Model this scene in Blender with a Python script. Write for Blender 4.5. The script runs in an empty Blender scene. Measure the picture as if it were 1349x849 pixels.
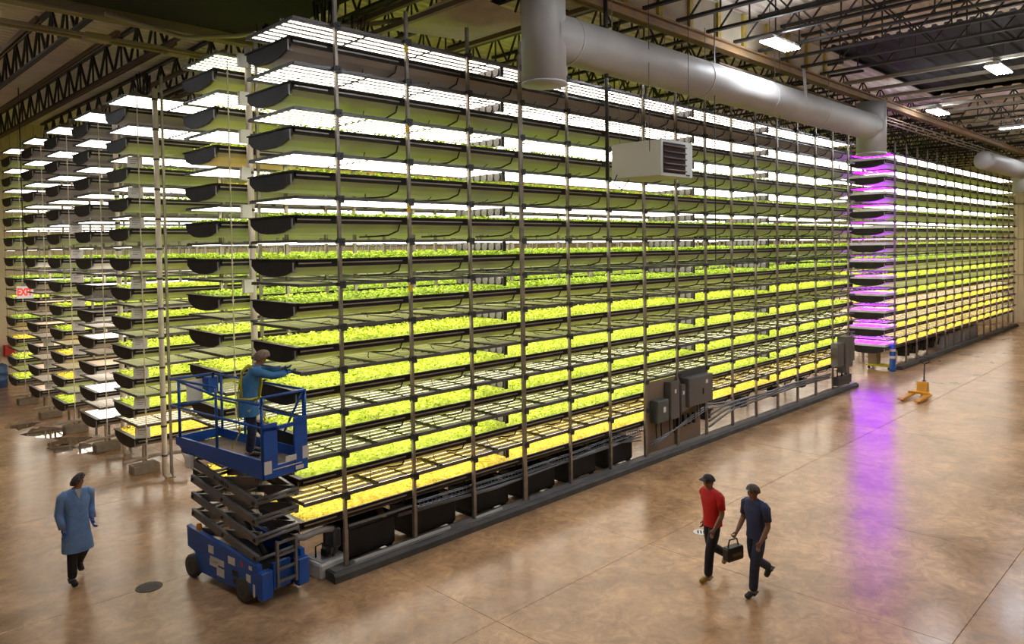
import bpy, math, random
from mathutils import Vector, Matrix
random.seed(7)
S = bpy.context.scene
COL = S.collection
PI = math.pi

# ------------------------------------------------------------------ camera
cam_d = bpy.data.cameras.new('camera'); cam = bpy.data.objects.new('camera', cam_d); COL.objects.link(cam)
FPX = 974.83
cam_d.sensor_fit = 'HORIZONTAL'; cam_d.sensor_width = 36.0; cam_d.lens = 36.0 * FPX / 1349.0
cam_d.shift_x = 0.0; cam_d.shift_y = -70.55 / 1349.0
cam_d.clip_end = 300
YAW, PITCH, ROLL = 0.78899, -0.02928, -0.0142
fw = Vector((math.cos(PITCH) * math.cos(YAW), math.cos(PITCH) * math.sin(YAW), math.sin(PITCH)))
rt = Vector((math.sin(YAW), -math.cos(YAW), 0)); up = rt.cross(fw)
r2 = rt * math.cos(ROLL) + up * math.sin(ROLL); u2 = -rt * math.sin(ROLL) + up * math.cos(ROLL)
mat4 = Matrix(((r2.x, u2.x, -fw.x, -6.8136), (r2.y, u2.y, -fw.y, -11.0298), (r2.z, u2.z, -fw.z, 5.6151), (0, 0, 0, 1)))
cam.matrix_world = mat4
S.camera = cam
# ------------------------------------------------------------------ world, exposure
W = bpy.data.worlds.new('world'); S.world = W; W.use_nodes = True
W.node_tree.nodes['Background'].inputs[0].default_value = (1.0, 0.9, 0.8, 1)
W.node_tree.nodes['Background'].inputs[1].default_value = 0.02
S.view_settings.view_transform = 'Standard'; S.view_settings.look = 'None'
S.view_settings.gamma = 1.0; S.view_settings.use_curve_mapping = False
S.view_settings.exposure = 0.2
TUBE_POWER = 8.8          # radiance of the grow tubes
PURPLE_POWER = 24.0
BAY_LAMP_POWER = 110.0     # radiance of the ceiling lamps' tubes
S.cycles.max_bounces = 8; S.cycles.diffuse_bounces = 4; S.cycles.glossy_bounces = 4
S.cycles.transmission_bounces = 4; S.cycles.transparent_max_bounces = 8
S.cycles.sample_clamp_indirect = 6.0
S.cycles.caustics_reflective = False; S.cycles.caustics_refractive = False

# ------------------------------------------------------------------ materials
MATS = {}
def principled(name, col, rough=0.6, metal=0.0, spec=0.5, noise=None, bump=None):
    """noise = (scale, second colour, low, high); bump = (scale, strength)"""
    m = bpy.data.materials.new(name); m.use_nodes = True
    nt = m.node_tree; b = nt.nodes['Principled BSDF']
    b.inputs['Base Color'].default_value = (*col, 1); b.inputs['Roughness'].default_value = rough
    b.inputs['Metallic'].default_value = metal; b.inputs['Specular IOR Level'].default_value = spec
    tc = None
    if noise or bump:
        tc = nt.nodes.new('ShaderNodeTexCoord')
    if noise:
        n = nt.nodes.new('ShaderNodeTexNoise'); n.inputs['Scale'].default_value = noise[0]; n.inputs['Detail'].default_value = 5
        nt.links.new(tc.outputs['Object'], n.inputs['Vector'])
        r = nt.nodes.new('ShaderNodeValToRGB')
        r.color_ramp.elements[0].position = noise[2]; r.color_ramp.elements[1].position = noise[3]
        r.color_ramp.elements[0].color = (*col, 1); r.color_ramp.elements[1].color = (*noise[1], 1)
        nt.links.new(n.outputs['Fac'], r.inputs['Fac']); nt.links.new(r.outputs['Color'], b.inputs['Base Color'])
    if bump:
        n2 = nt.nodes.new('ShaderNodeTexNoise'); n2.inputs['Scale'].default_value = bump[0]; n2.inputs['Detail'].default_value = 4
        nt.links.new(tc.outputs['Object'], n2.inputs['Vector'])
        bp = nt.nodes.new('ShaderNodeBump'); bp.inputs['Strength'].default_value = bump[1]; bp.inputs['Distance'].default_value = 0.02
        nt.links.new(n2.outputs['Fac'], bp.inputs['Height']); nt.links.new(bp.outputs['Normal'], b.inputs['Normal'])
    MATS[name] = m
    return m
def emitter(name, col, power):
    m = bpy.data.materials.new(name); m.use_nodes = True
    nt = m.node_tree; nt.nodes.remove(nt.nodes['Principled BSDF'])
    e = nt.nodes.new('ShaderNodeEmission'); e.inputs[0].default_value = (*col, 1); e.inputs[1].default_value = power
    nt.links.new(e.outputs[0], nt.nodes['Material Output'].inputs[0])
    MATS[name] = m
    return m

def concrete_floor():
    m = bpy.data.materials.new('polished concrete'); m.use_nodes = True
    nt = m.node_tree; b = nt.nodes['Principled BSDF']; L = nt.links.new
    g = nt.nodes.new('ShaderNodeNewGeometry')
    def noise(scale, detail, rough=0.5, dist=0.0):
        n = nt.nodes.new('ShaderNodeTexNoise'); n.inputs['Scale'].default_value = scale; n.inputs['Detail'].default_value = detail
        n.inputs['Roughness'].default_value = rough; n.inputs['Distortion'].default_value = dist
        L(g.outputs['Position'], n.inputs['Vector']); return n
    n1 = noise(0.55, 8, 0.65, 0.6); n2 = noise(3.2, 6, 0.7, 1.2); n3 = noise(14, 3)
    r1 = nt.nodes.new('ShaderNodeValToRGB')
    e = r1.color_ramp.elements
    e[0].position = 0.36; e[0].color = (0.40, 0.236, 0.122, 1); e[1].position = 0.62; e[1].color = (0.68, 0.415, 0.218, 1)
    L(n1.outputs['Fac'], r1.inputs['Fac'])
    r2_ = nt.nodes.new('ShaderNodeValToRGB')
    r2_.color_ramp.elements[0].position = 0.34; r2_.color_ramp.elements[0].color = (0.70, 0.69, 0.67, 1)
    r2_.color_ramp.elements[1].position = 0.66; r2_.color_ramp.elements[1].color = (1.18, 1.18, 1.17, 1)
    L(n2.outputs['Fac'], r2_.inputs['Fac'])
    mx = nt.nodes.new('ShaderNodeMix'); mx.data_type = 'RGBA'; mx.blend_type = 'MULTIPLY'; mx.inputs['Factor'].default_value = 1
    L(r1.outputs['Color'], mx.inputs['A']); L(r2_.outputs['Color'], mx.inputs['B'])
    L(mx.outputs['Result'], b.inputs['Base Color'])
    mr = nt.nodes.new('ShaderNodeMapRange'); mr.inputs['From Min'].default_value = 0.3; mr.inputs['From Max'].default_value = 0.7
    mr.inputs['To Min'].default_value = 0.17; mr.inputs['To Max'].default_value = 0.27
    L(n1.outputs['Fac'], mr.inputs['Value']); L(mr.outputs['Result'], b.inputs['Roughness'])
    b.inputs['Specular IOR Level'].default_value = 0.6
    bp = nt.nodes.new('ShaderNodeBump'); bp.inputs['Strength'].default_value = 0.12; bp.inputs['Distance'].default_value = 0.01
    L(n3.outputs['Fac'], bp.inputs['Height']); L(bp.outputs['Normal'], b.inputs['Normal'])
    MATS['floor'] = m
concrete_floor()

def leaf_material(name, c1, c2, c3):
    m = bpy.data.materials.new(name); m.use_nodes = True
    nt = m.node_tree; L = nt.links.new; b = nt.nodes['Principled BSDF']
    tc = nt.nodes.new('ShaderNodeTexCoord')
    n = nt.nodes.new('ShaderNodeTexNoise'); n.inputs['Scale'].default_value = 9; n.inputs['Detail'].default_value = 3
    L(tc.outputs['Object'], n.inputs['Vector'])
    r = nt.nodes.new('ShaderNodeValToRGB'); e = r.color_ramp.elements
    e[0].position = 0.35; e[0].color = (*c1, 1); e[1].position = 0.68; e[1].color = (*c3, 1)
    k = r.color_ramp.elements.new(0.5); k.color = (*c2, 1)
    L(n.outputs['Fac'], r.inputs['Fac']); L(r.outputs['Color'], b.inputs['Base Color'])
    b.inputs['Roughness'].default_value = 0.55; b.inputs['Specular IOR Level'].default_value = 0.3
    tr = nt.nodes.new('ShaderNodeBsdfTranslucent'); L(r.outputs['Color'], tr.inputs['Color'])
    mix = nt.nodes.new('ShaderNodeMixShader'); mix.inputs[0].default_value = 0.25
    L(b.outputs[0], mix.inputs[1]); L(tr.outputs[0], mix.inputs[2])
    L(mix.outputs[0], nt.nodes['Material Output'].inputs[0])
    MATS[name] = m
leaf_material('leaf green', (0.14, 0.23, 0.012), (0.30, 0.45, 0.02), (0.48, 0.60, 0.06))
leaf_material('leaf lime', (0.26, 0.36, 0.012), (0.48, 0.60, 0.03), (0.68, 0.76, 0.12))
leaf_material('leaf yellow', (0.42, 0.33, 0.02), (0.70, 0.58, 0.04), (0.85, 0.75, 0.12))

principled('steel', (0.24, 0.215, 0.18), 0.42, 0.6, noise=(6, (0.34, 0.305, 0.26), 0.4, 0.7))
principled('steel dark', (0.085, 0.09, 0.10), 0.45, 0.5)
principled('clamp', (0.05, 0.055, 0.065), 0.5, 0.2)
principled('rail', (0.13, 0.13, 0.135), 0.42, 0.6)
principled('black plastic', (0.012, 0.011, 0.010), 0.42)
principled('tray black', (0.016, 0.014, 0.012), 0.55, 0.0, 0.25, noise=(3, (0.03, 0.026, 0.022), 0.4, 0.7))
principled('tray strip', (0.32, 0.28, 0.24), 0.35, 0.3)
principled('tray under', (0.50, 0.47, 0.42), 0.35, 0.1)
principled('soil', (0.05, 0.06, 0.015), 0.9)
principled('cloth dark', (0.04, 0.032, 0.028), 0.8)
principled('cloth brown', (0.30, 0.22, 0.15), 0.8)
principled('sheet white', (0.85, 0.84, 0.82), 0.5)
principled('housing', (0.86, 0.84, 0.83), 0.4, noise=(5, (0.78, 0.76, 0.75), 0.4, 0.7))
principled('pvc', (0.62, 0.55, 0.44), 0.4, noise=(4, (0.72, 0.65, 0.53), 0.4, 0.7))
principled('card', (0.82, 0.80, 0.76), 0.6)
principled('card print', (0.30, 0.30, 0.32), 0.7)
principled('blue paint', (0.010, 0.10, 0.48), 0.35, noise=(4, (0.012, 0.08, 0.38), 0.4, 0.75))
principled('lift grey', (0.15, 0.155, 0.165), 0.42, 0.3, noise=(5, (0.20, 0.195, 0.19), 0.4, 0.7))
principled('lift dark', (0.02, 0.02, 0.022), 0.5)
principled('deck plywood', (0.26, 0.19, 0.13), 0.7, noise=(5, (0.17, 0.12, 0.085), 0.4, 0.7))
principled('tyre', (0.07, 0.07, 0.062), 0.75)
principled('wheel', (0.16, 0.15, 0.12), 0.6)
principled('sticker', (0.72, 0.72, 0.70), 0.5)
principled('sticker red', (0.6, 0.08, 0.05), 0.5)
principled('amber', (0.75, 0.28, 0.01), 0.3)
principled('yellow paint', (0.72, 0.34, 0.012), 0.4)
principled('yellow tag', (0.80, 0.56, 0.02), 0.5)
principled('bright yellow', (0.75, 0.62, 0.02), 0.45)
principled('kerb', (0.06, 0.06, 0.058), 0.6, noise=(3, (0.10, 0.095, 0.09), 0.4, 0.7), bump=(30, 0.2))
principled('kerb top', (0.17, 0.16, 0.155), 0.5, noise=(3, (0.24, 0.215, 0.20), 0.4, 0.7))
principled('tank', (0.006, 0.0055, 0.005), 0.6, noise=(3, (0.014, 0.012, 0.011), 0.4, 0.7))
principled('enclosure', (0.115, 0.112, 0.108), 0.45)
principled('enclosure green', (0.085, 0.10, 0.09), 0.45)
principled('backboard', (0.22, 0.16, 0.115), 0.6)
principled('conduit', (0.20, 0.22, 0.25), 0.35, 0.5)
principled('cable', (0.012, 0.012, 0.013), 0.5)
principled('wood', (0.36, 0.24, 0.15), 0.7)
principled('duct', (0.40, 0.39, 0.38), 0.55, 0.1, noise=(1.2, (0.35, 0.345, 0.34), 0.4, 0.7))
principled('heater cream', (0.46, 0.43, 0.37), 0.5)
principled('heater face', (0.55, 0.58, 0.56), 0.5)
principled('louver', (0.10, 0.035, 0.03), 0.5)
principled('louver dark', (0.012, 0.008, 0.008), 0.7)
principled('joist dark', (0.018, 0.016, 0.015), 0.6)
principled('joist light', (0.30, 0.27, 0.22), 0.6)
principled('girder rust', (0.34, 0.20, 0.08), 0.7, noise=(2.5, (0.22, 0.15, 0.09), 0.35, 0.65))
principled('beam beige', (0.30, 0.25, 0.16), 0.6)
principled('roof deck', (0.80, 0.74, 0.66), 0.5, noise=(0.8, (0.68, 0.62, 0.55), 0.4, 0.7))
principled('roof deck black', (0.008, 0.008, 0.009), 0.8)
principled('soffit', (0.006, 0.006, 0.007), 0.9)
principled('bulkhead', (0.50, 0.44, 0.33), 0.7, noise=(0.9, (0.38, 0.34, 0.26), 0.4, 0.7))
principled('foam yellow', (0.50, 0.38, 0.08), 0.8, noise=(6, (0.32, 0.24, 0.07), 0.4, 0.7))
principled('wall cream', (0.62, 0.52, 0.36), 0.6, noise=(0.6, (0.55, 0.46, 0.32), 0.4, 0.7))
principled('wall dark', (0.16, 0.13, 0.10), 0.8)
principled('strut brown', (0.20, 0.145, 0.095), 0.45, 0.5)
principled('plastic sheet', (0.45, 0.36, 0.29), 0.3, noise=(2, (0.32, 0.25, 0.2), 0.4, 0.7), bump=(4, 0.8))
principled('hose grey', (0.33, 0.32, 0.33), 0.4)
principled('block', (0.36, 0.30, 0.22), 0.85, noise=(8, (0.28, 0.23, 0.17), 0.4, 0.7))
principled('iron', (0.10, 0.075, 0.055), 0.6, 0.4, noise=(30, (0.05, 0.04, 0.03), 0.4, 0.6))
principled('sump white', (0.66, 0.68, 0.66), 0.4)
principled('lamp white', (0.6, 0.6, 0.6), 0.4)
principled('exit red', (0.80, 0.04, 0.03), 0.4)
principled('exit white', (0.72, 0.68, 0.60), 0.5)
principled('barrel blue', (0.03, 0.08, 0.20), 0.4)
principled('red paint', (0.5, 0.02, 0.02), 0.4)
principled('water', (0.26, 0.17, 0.10), 0.03, spec=1.0)
principled('skin', (0.24, 0.115, 0.068), 0.5)
principled('skin tan', (0.42, 0.22, 0.14), 0.5)
principled('coat blue', (0.19, 0.34, 0.66), 0.75, noise=(9, (0.15, 0.28, 0.57), 0.4, 0.7), bump=(14, 0.5))
principled('coat teal', (0.06, 0.24, 0.50), 0.7, noise=(9, (0.05, 0.19, 0.42), 0.4, 0.7), bump=(14, 0.5))
principled('glove blue', (0.012, 0.13, 0.58), 0.45)
principled('trouser dark', (0.012, 0.012, 0.016), 0.8)
principled('jeans', (0.022, 0.028, 0.055), 0.85, noise=(20, (0.035, 0.045, 0.08), 0.4, 0.7))
principled('shirt red', (0.56, 0.008, 0.008), 0.75, bump=(14, 0.4))
principled('shirt navy', (0.032, 0.045, 0.115), 0.8, bump=(14, 0.4))
principled('shirt white', (0.6, 0.55, 0.52), 0.8)
principled('cap dark', (0.03, 0.03, 0.04), 0.8)
principled('hair net', (0.30, 0.22, 0.16), 0.9, noise=(40, (0.20, 0.14, 0.10), 0.4, 0.6))
principled('hair dark', (0.05, 0.04, 0.035), 0.8, noise=(40, (0.16, 0.14, 0.13), 0.45, 0.6))
principled('boot tan', (0.30, 0.17, 0.02), 0.6)
principled('boot black', (0.018, 0.016, 0.015), 0.6)
principled('harness', (0.55, 0.48, 0.02), 0.6)
principled('eye', (0.01, 0.008, 0.008), 0.2)
principled('lip', (0.20, 0.07, 0.05), 0.5)
emitter('exit panel', (1.0, 0.9, 0.75), 0.55)
emitter('exit letters', (1.0, 0.06, 0.04), 0.9)
emitter('tube glow', (1.0, 0.89, 0.75), TUBE_POWER)
emitter('tube purple', (0.40, 0.002, 1.0), PURPLE_POWER)
emitter('bay lamp glow', (0.90, 0.94, 1.0), BAY_LAMP_POWER)

# ------------------------------------------------------------------ mesh building
class MB:
    def __init__(s): s.v = []; s.f = []; s.m = []
    def add(s, vs, fs, mi=0):
        o = len(s.v); s.v.extend([tuple(v) for v in vs])
        for f in fs: s.f.append([i + o for i in f]); s.m.append(mi)
        return s
    def box(s, x0, x1, y0, y1, z0, z1, mi=0):
        return s.add([(x0, y0, z0), (x1, y0, z0), (x1, y1, z0), (x0, y1, z0), (x0, y0, z1), (x1, y0, z1), (x1, y1, z1), (x0, y1, z1)],
              [(0, 3, 2, 1), (4, 5, 6, 7), (0, 1, 5, 4), (1, 2, 6, 5), (2, 3, 7, 6), (3, 0, 4, 7)], mi)
    def cbox(s, c, d, mi=0, bev=0.0):
        x, y, z = c; a, b, e = d[0] / 2, d[1] / 2, d[2] / 2
        if not bev: return s.box(x - a, x + a, y - b, y + b, z - e, z + e, mi)
        # chamfered vertical and top edges
        t = bev
        ring = lambda k, zz: [(x - a + k, y - b, zz) if False else p for p in [
            (x - a + t, y - b + (k), zz), (x + a - t, y - b + k, zz), (x + a - k, y - b + t, zz), (x + a - k, y + b - t, zz),
            (x + a - t, y + b - k, zz), (x - a + t, y + b - k, zz), (x - a + k, y + b - t, zz), (x - a + k, y - b + t, zz)]]
        vs = ring(t * .7, z - e) + ring(0, z - e + t) + ring(0, z + e - t) + ring(t * .7, z + e)
        fs = [tuple(range(7, -1, -1)), tuple(range(24, 32))]
        for j in range(3):
            for i in range(8): fs.append((j * 8 + i, j * 8 + (i + 1) % 8, j * 8 + 8 + (i + 1) % 8, j * 8 + 8 + i))
        return s.add(vs, fs, mi)
    def bar(s, p, q, w, h=None, mi=0, upv=(0, 0, 1)):
        """rectangular bar from p to q, w wide, h high"""
        p = Vector(p); q = Vector(q); h = w if h is None else h
        d = (q - p).normalized(); u = Vector(upv)
        if abs(d.dot(u)) > 0.99: u = Vector((1, 0, 0))
        a = d.cross(u).normalized(); b = a.cross(d)
        a = a * (w / 2); b = b * (h / 2)
        vs = [p - a - b, p + a - b, p + a + b, p - a + b, q - a - b, q + a - b, q + a + b, q - a + b]
        return s.add(vs, [(0, 1, 2, 3), (7, 6, 5, 4), (0, 4, 5, 1), (1, 5, 6, 2), (2, 6, 7, 3), (3, 7, 4, 0)], mi)
    def tube(s, pts, r, n=8, mi=0, caps=True):
        pts = [Vector(p) for p in pts]; rs = r if isinstance(r, (list, tuple)) else [r] * len(pts)
        vs = []; prev = None
        for i, p in enumerate(pts):
            d = (pts[min(i + 1, len(pts) - 1)] - pts[max(i - 1, 0)]).normalized()
            if prev is None:
                u = Vector((0, 0, 1)) if abs(d.z) < 0.9 else Vector((1, 0, 0))
                a = d.cross(u).normalized()
            else:
                a = (prev - d * prev.dot(d)).normalized()
            prev = a; b = d.cross(a)
            for k in range(n):
                t = 2 * PI * k / n; vs.append(p + (a * math.cos(t) + b * math.sin(t)) * rs[i])
        fs = []
        for i in range(len(pts) - 1):
            for k in range(n): fs.append((i * n + k, i * n + (k + 1) % n, (i + 1) * n + (k + 1) % n, (i + 1) * n + k))
        if caps: fs.append(tuple(range(n - 1, -1, -1))); fs.append(tuple(range((len(pts) - 1) * n, len(pts) * n)))
        return s.add(vs, fs, mi)
    def prism(s, poly, axis, a, b, mi=0):
        """polygon extruded along an axis: 'x' takes (y,z), 'y' takes (x,z), 'z' takes (x,y)"""
        n = len(poly)
        f = {'x': lambda p, t: (t, p[0], p[1]), 'y': lambda p, t: (p[0], t, p[1]), 'z': lambda p, t: (p[0], p[1], t)}[axis]
        vs = [f(p, a) for p in poly] + [f(p, b) for p in poly]
        fs = [tuple(range(n - 1, -1, -1)), tuple(range(n, 2 * n))] + [(i, (i + 1) % n, n + (i + 1) % n, n + i) for i in range(n)]
        return s.add(vs, fs, mi)
    def lathe(s, prof, c=(0, 0, 0), n=16, mi=0, axis='z'):
        vs = []; fs = []
        for (r, t) in prof:
            for k in range(n):
                a = 2 * PI * k / n; x, y = r * math.cos(a), r * math.sin(a)
                v = {'z': (x, y, t), 'x': (t, x, y), 'y': (x, t, y)}[axis]
                vs.append((v[0] + c[0], v[1] + c[1], v[2] + c[2]))
        m = len(prof)
        for i in range(m - 1):
            for k in range(n): fs.append((i * n + k, i * n + (k + 1) % n, (i + 1) * n + (k + 1) % n, (i + 1) * n + k))
        fs.append(tuple(range(n - 1, -1, -1))); fs.append(tuple(range((m - 1) * n, m * n)))
        return s.add(vs, fs, mi)
    def mesh(s, name, mats, smooth=False):
        me = bpy.data.meshes.new(name); me.from_pydata(s.v, [], s.f)
        for m in (mats if isinstance(mats, (list, tuple)) else [mats]): me.materials.append(MATS[m])
        if len(set(s.m)) > 1 or (s.m and s.m[0]): me.polygons.foreach_set('material_index', s.m)
        if smooth: me.polygons.foreach_set('use_smooth', [True] * len(s.f))
        me.update()
        return me
    def obj(s, name, mats, parent=None, smooth=False, loc=None):
        return link(name, s.mesh(name, mats, smooth), parent, loc)
def link(name, me, parent=None, loc=None, rz=None):
    o = bpy.data.objects.new(name, me); COL.objects.link(o)
    if parent is not None: o.parent = parent
    if loc is not None: o.location = loc
    if rz is not None: o.rotation_euler = (0, 0, rz)
    return o
def smooth_by_angle(o):
    pass
def tag(o, label, cat, group=None):
    o['label'] = label; o['category'] = cat
    if group: o['group'] = group
    return o
def struct(o): o['kind'] = 'structure'; return o
def stuff(o): o['kind'] = 'stuff'; return o
def empty(name, loc=(0, 0, 0), rz=0.0):
    o = bpy.data.objects.new(name, None); COL.objects.link(o); o.location = loc; o.rotation_euler = (0, 0, rz); o.empty_display_size = 0.1
    return o
ORD = ['zeroth', 'first', 'second', 'third', 'fourth', 'fifth', 'sixth', 'seventh', 'eighth', 'ninth', 'tenth', 'eleventh', 'twelfth',
       'thirteenth', 'fourteenth', 'fifteenth', 'sixteenth', 'seventeenth']

# ------------------------------------------------------------------ layout of the farm
BAY = 1.486; NP = 16; LEN = 15 * BAY; OVER = 0.75; TW = 1.557
H = 0.73
def LZ(k): return 1.366 + (12 - k) * H            # light rail height of level k (1 = top)
RIM = -0.313                                      # tray rim below the light rail
RY = [0.12, 3.05, 8.08, 11.12, 14.2, 17.22, 20.45]  # front edge of the trays of each rack
XB = 27.451                                       # first post of the far block
KERB = 0.16

# ------------------------------------------------------------------ floor: slabs with saw-cut joints
fl = MB().box(-22, 58, -20, 30, -0.35, -0.045).obj('floor', 'wall dark'); struct(fl)
xs = [0.68 + 3.95 * k for k in range(0, 15)]; ys = [-3.05 + 5.05 * k for k in range(-4, 8)]
xs = [-22] + [x for x in xs if -22 < x < 58] + [58]; ys = [-20] + [y for y in ys if -20 < y < 30] + [30]
for i in range(len(xs) - 1):
    for j in range(len(ys) - 1):
        g = 0.0025; c = 0.004
        x0, x1, y0, y1 = xs[i] + g, xs[i + 1] - g, ys[j] + g, ys[j + 1] - g
        m = MB().add([(x0, y0, -.05), (x1, y0, -.05), (x1, y1, -.05), (x0, y1, -.05), (x0, y0, -c), (x1, y0, -c), (x1, y1, -c), (x0, y1, -c),
                      (x0 + c, y0 + c, 0), (x1 - c, y0 + c, 0), (x1 - c, y1 - c, 0), (x0 + c, y1 - c, 0)],
                     [(0, 1, 5, 4), (1, 2, 6, 5), (2, 3, 7, 6), (3, 0, 4, 7), (4, 5, 9, 8), (5, 6, 10, 9), (6, 7, 11, 10), (7, 4, 8, 11), (8, 9, 10, 11)])
        m.obj('slab', 'floor', fl)

# walls
def ribbed_wall(name, p0, p1, z1, mat):
    p0 = Vector((*p0, 0)); p1 = Vector((*p1, 0)); d = (p1 - p0); L = d.length; d.normalize(); n = Vector((-d.y, d.x, 0))
    prof = []; t = 0
    while t < L:
        prof += [(t, 0), (t + .24, 0), (t + .26, .025), (t + .29, .025), (t + .31, 0)]; t += .31
    prof = [(min(a, L), b) for a, b in prof]
    vs = []; fs = []
    for a, b in prof:
        q = p0 + d * a + n * b; vs += [(q.x, q.y, 0), (q.x, q.y, z1)]
    for i in range(len(prof) - 1): fs.append((2 * i, 2 * i + 2, 2 * i + 3, 2 * i + 1))
    return struct(MB().add(vs, fs).obj(name, mat))
wb = ribbed_wall('wall_back', (58, 28.0), (-20, 28.0), 12, 'wall cream')
wf = ribbed_wall('wall_far', (53.0, -20), (53.0, 28.0), 12, 'wall cream')
for z in (3.2, 5.6, 8.0):
    MB().box(52.9, 52.99, -20, 28, z, z + .09).obj('girt', 'beam beige', wf)
struct(MB().box(-20.2, -20, -20, 28, 0, 12).obj('wall_left', 'wall cream'))
struct(MB().box(-20, 53, -18.2, -18, 0, 12).obj('wall_front', 'wall cream'))

# ------------------------------------------------------------------ ceiling
def corrugated(x0, x1, y0, y1, z, step=0.3, dep=0.06):
    vs = []; fs = []; prof = []; t = y0
    while t < y1:
        prof += [(t, 0), (t + step * .4, 0), (t + step * .5, dep), (t + step * .9, dep)]; t += step
    prof.append((y1, 0))
    for a, b in prof: vs += [(x0, a, z + b), (x1, a, z + b)]
    for i in range(len(prof) - 1): fs.append((2 * i, 2 * i + 1, 2 * i + 3, 2 * i + 2))
    return MB().add(vs, fs)
ZC, ZD = 10.5, 11.45      # bottom chord, deck
ceil = struct(MB().box(-21, 58, -20, 30, 12.0, 12.2).obj('ceiling', 'wall dark'))
corrugated(-21, 15.7, -20, -1.8, ZD).obj('roof_deck', 'roof deck', ceil)
corrugated(15.7, 26.5, -20, -1.8, ZD + .2, .6).obj('roof_deck', 'roof deck black', ceil)
corrugated(26.5, 58, -20, -1.8, ZD, .6).obj('roof_deck', 'roof deck', ceil)
corrugated(-21, 58, -1.8, 30, ZD).obj('roof_deck', 'roof deck', ceil)
def joist(x, y0, y1, mat, zb=ZC, zt=ZD - .02, w=0.06, panel=0.9, web=0.035):
    m = MB(); m.box(x - w, x + w, y0, y1, zb, zb + .06); m.box(x - w, x + w, y0, y1, zt - .07, zt)
    y = y0 + .2; k = 0
    while y + panel < y1:
        m.bar((x, y, zb + .03), (x, y + panel / 2, zt - .03), web); m.bar((x, y + panel / 2, zt - .03), (x, y + panel, zb + .03), web)
        m.bar((x, y + panel / 2, zb + .03), (x, y + panel / 2, zt - .03), web * .8)
        y += panel
    return m.obj('joist', mat, ceil)
x = -9.0
while x < 15.6: joist(x, -16.0, -2.0, 'joist dark', panel=1.5); x += 1.26
for x in (16.9, 18.5, 20.1, 21.7, 23.3, 24.9): MB().box(x - .07, x + .07, -16, -1.9, ZC, ZC + .09).obj('purlin', 'joist light', ceil)
for k in range(13): joist(27 + 1.9 * k, -16, -1.9, 'joist light' if k % 2 else 'joist dark', panel=1.2, web=.05)
x = -9.6
while x < 22: joist(x, 5.9, 27.5, 'joist dark', panel=1.25, web=.055); x += 1.9
x = 1.9
while x < 50: joist(x, -1.6, 5.5, 'joist dark', panel=0.9, web=.04); x += 1.75
# girders along the aisle
def ibeam(name, y, x0, x1, z0, z1, w, mat):
    m = MB(); m.box(x0, x1, y - w, y + w, z0, z0 + .04); m.box(x0, x1, y - w, y + w, z1 - .04, z1); m.box(x0, x1, y - .02, y + .02, z0, z1)
    return struct(m.obj(name, mat))
ibeam('trim_1', -1.85, -18, 52.9, ZC - .22, ZC + .02, .12, 'girder rust')
ibeam('trim_2', 5.65, -18, 52.9, ZC - .12, ZC + .35, .14, 'beam beige')
for k in range(11):
    MB().box(2.0 + 1.26 * k + .02, 2.0 + 1.26 * (k + 1) - .02, -1.72, -1.66, ZC + .02, ZD).obj('bulkhead_panel', 'bulkhead', ceil)
    MB().box(2.0 + 1.26 * (k + 1) - .07, 2.0 + 1.26 * (k + 1) + .07, -1.80, -1.72, ZC + .02, ZD).obj('foam_seam', 'foam yellow', ceil)
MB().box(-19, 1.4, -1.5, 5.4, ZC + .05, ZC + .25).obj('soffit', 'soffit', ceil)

# ------------------------------------------------------------------ kerbs and plinths
def kerb(name, x0, x1):
    m = MB(); m.prism([(-.22, 0), (.14, 0), (.14, KERB), (-.16, KERB), (-.22, KERB - .05)], 'x', x0, x1, 0)
    m.box(x0 + .05, x1 - .05, -.14, .08, KERB, KERB + .012, 1)
    return struct(m.obj(name, ['kerb', 'kerb top']))
kerb('trim_3', -0.35, LEN + .45); kerb('trim_4', XB + .3, XB + 15.2 * BAY)

# ------------------------------------------------------------------ crop meshes
def crop_mesh(name, mat, seed, length, leaf, height, per_m2, bed=True):
    rnd = random.Random(seed); V = []; F = []; Mi = []
    x0, x1, y0, y1 = -OVER + .04, -OVER + length - .04, .03, TW - .03
    if bed:
        nx, ny = int(length / .25), 8
        for i in range(nx + 1):
            for j in range(ny + 1):
                V.append((x0 + (x1 - x0) * i / nx, y0 + (y1 - y0) * j / ny, -.025 + rnd.uniform(0, height * .35)))
        for i in range(nx):
            for j in range(ny):
                a = i * (ny + 1) + j; F.append((a, a + ny + 1, a + ny + 2, a + 1))
    n = int((x1 - x0) * (y1 - y0) * per_m2)
    for _ in range(n):
        x = rnd.uniform(x0, x1); y = rnd.uniform(y0, y1); z = rnd.uniform(0.0, height)
        edge = min(y - y0, y1 - y, .08) / .08
        z = z * (0.5 + .5 * edge)
        a = rnd.uniform(0, 2 * PI); L = leaf * rnd.uniform(.7, 1.3); w = L * .42; tilt = rnd.uniform(-.2, .9)
        dx, dy = math.cos(a), math.sin(a); ct, st = math.cos(tilt), math.sin(tilt); o = len(V)
        V += [(x, y, z - L * .1), (x + dx * L * .5 * ct - dy * w, y + dy * L * .5 * ct + dx * w, z + L * .5 * st),
              (x + dx * L * ct, y + dy * L * ct, z + L * st * .75), (x + dx * L * .5 * ct + dy * w, y + dy * L * .5 * ct - dx * w, z + L * .5 * st)]
        F.append((o, o + 3, o + 2, o + 1))
    me = bpy.data.meshes.new(name); me.from_pydata(V, [], F); me.materials.append(MATS[mat])
    me.update(); return me
TL = LEN + 2 * OVER
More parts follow.
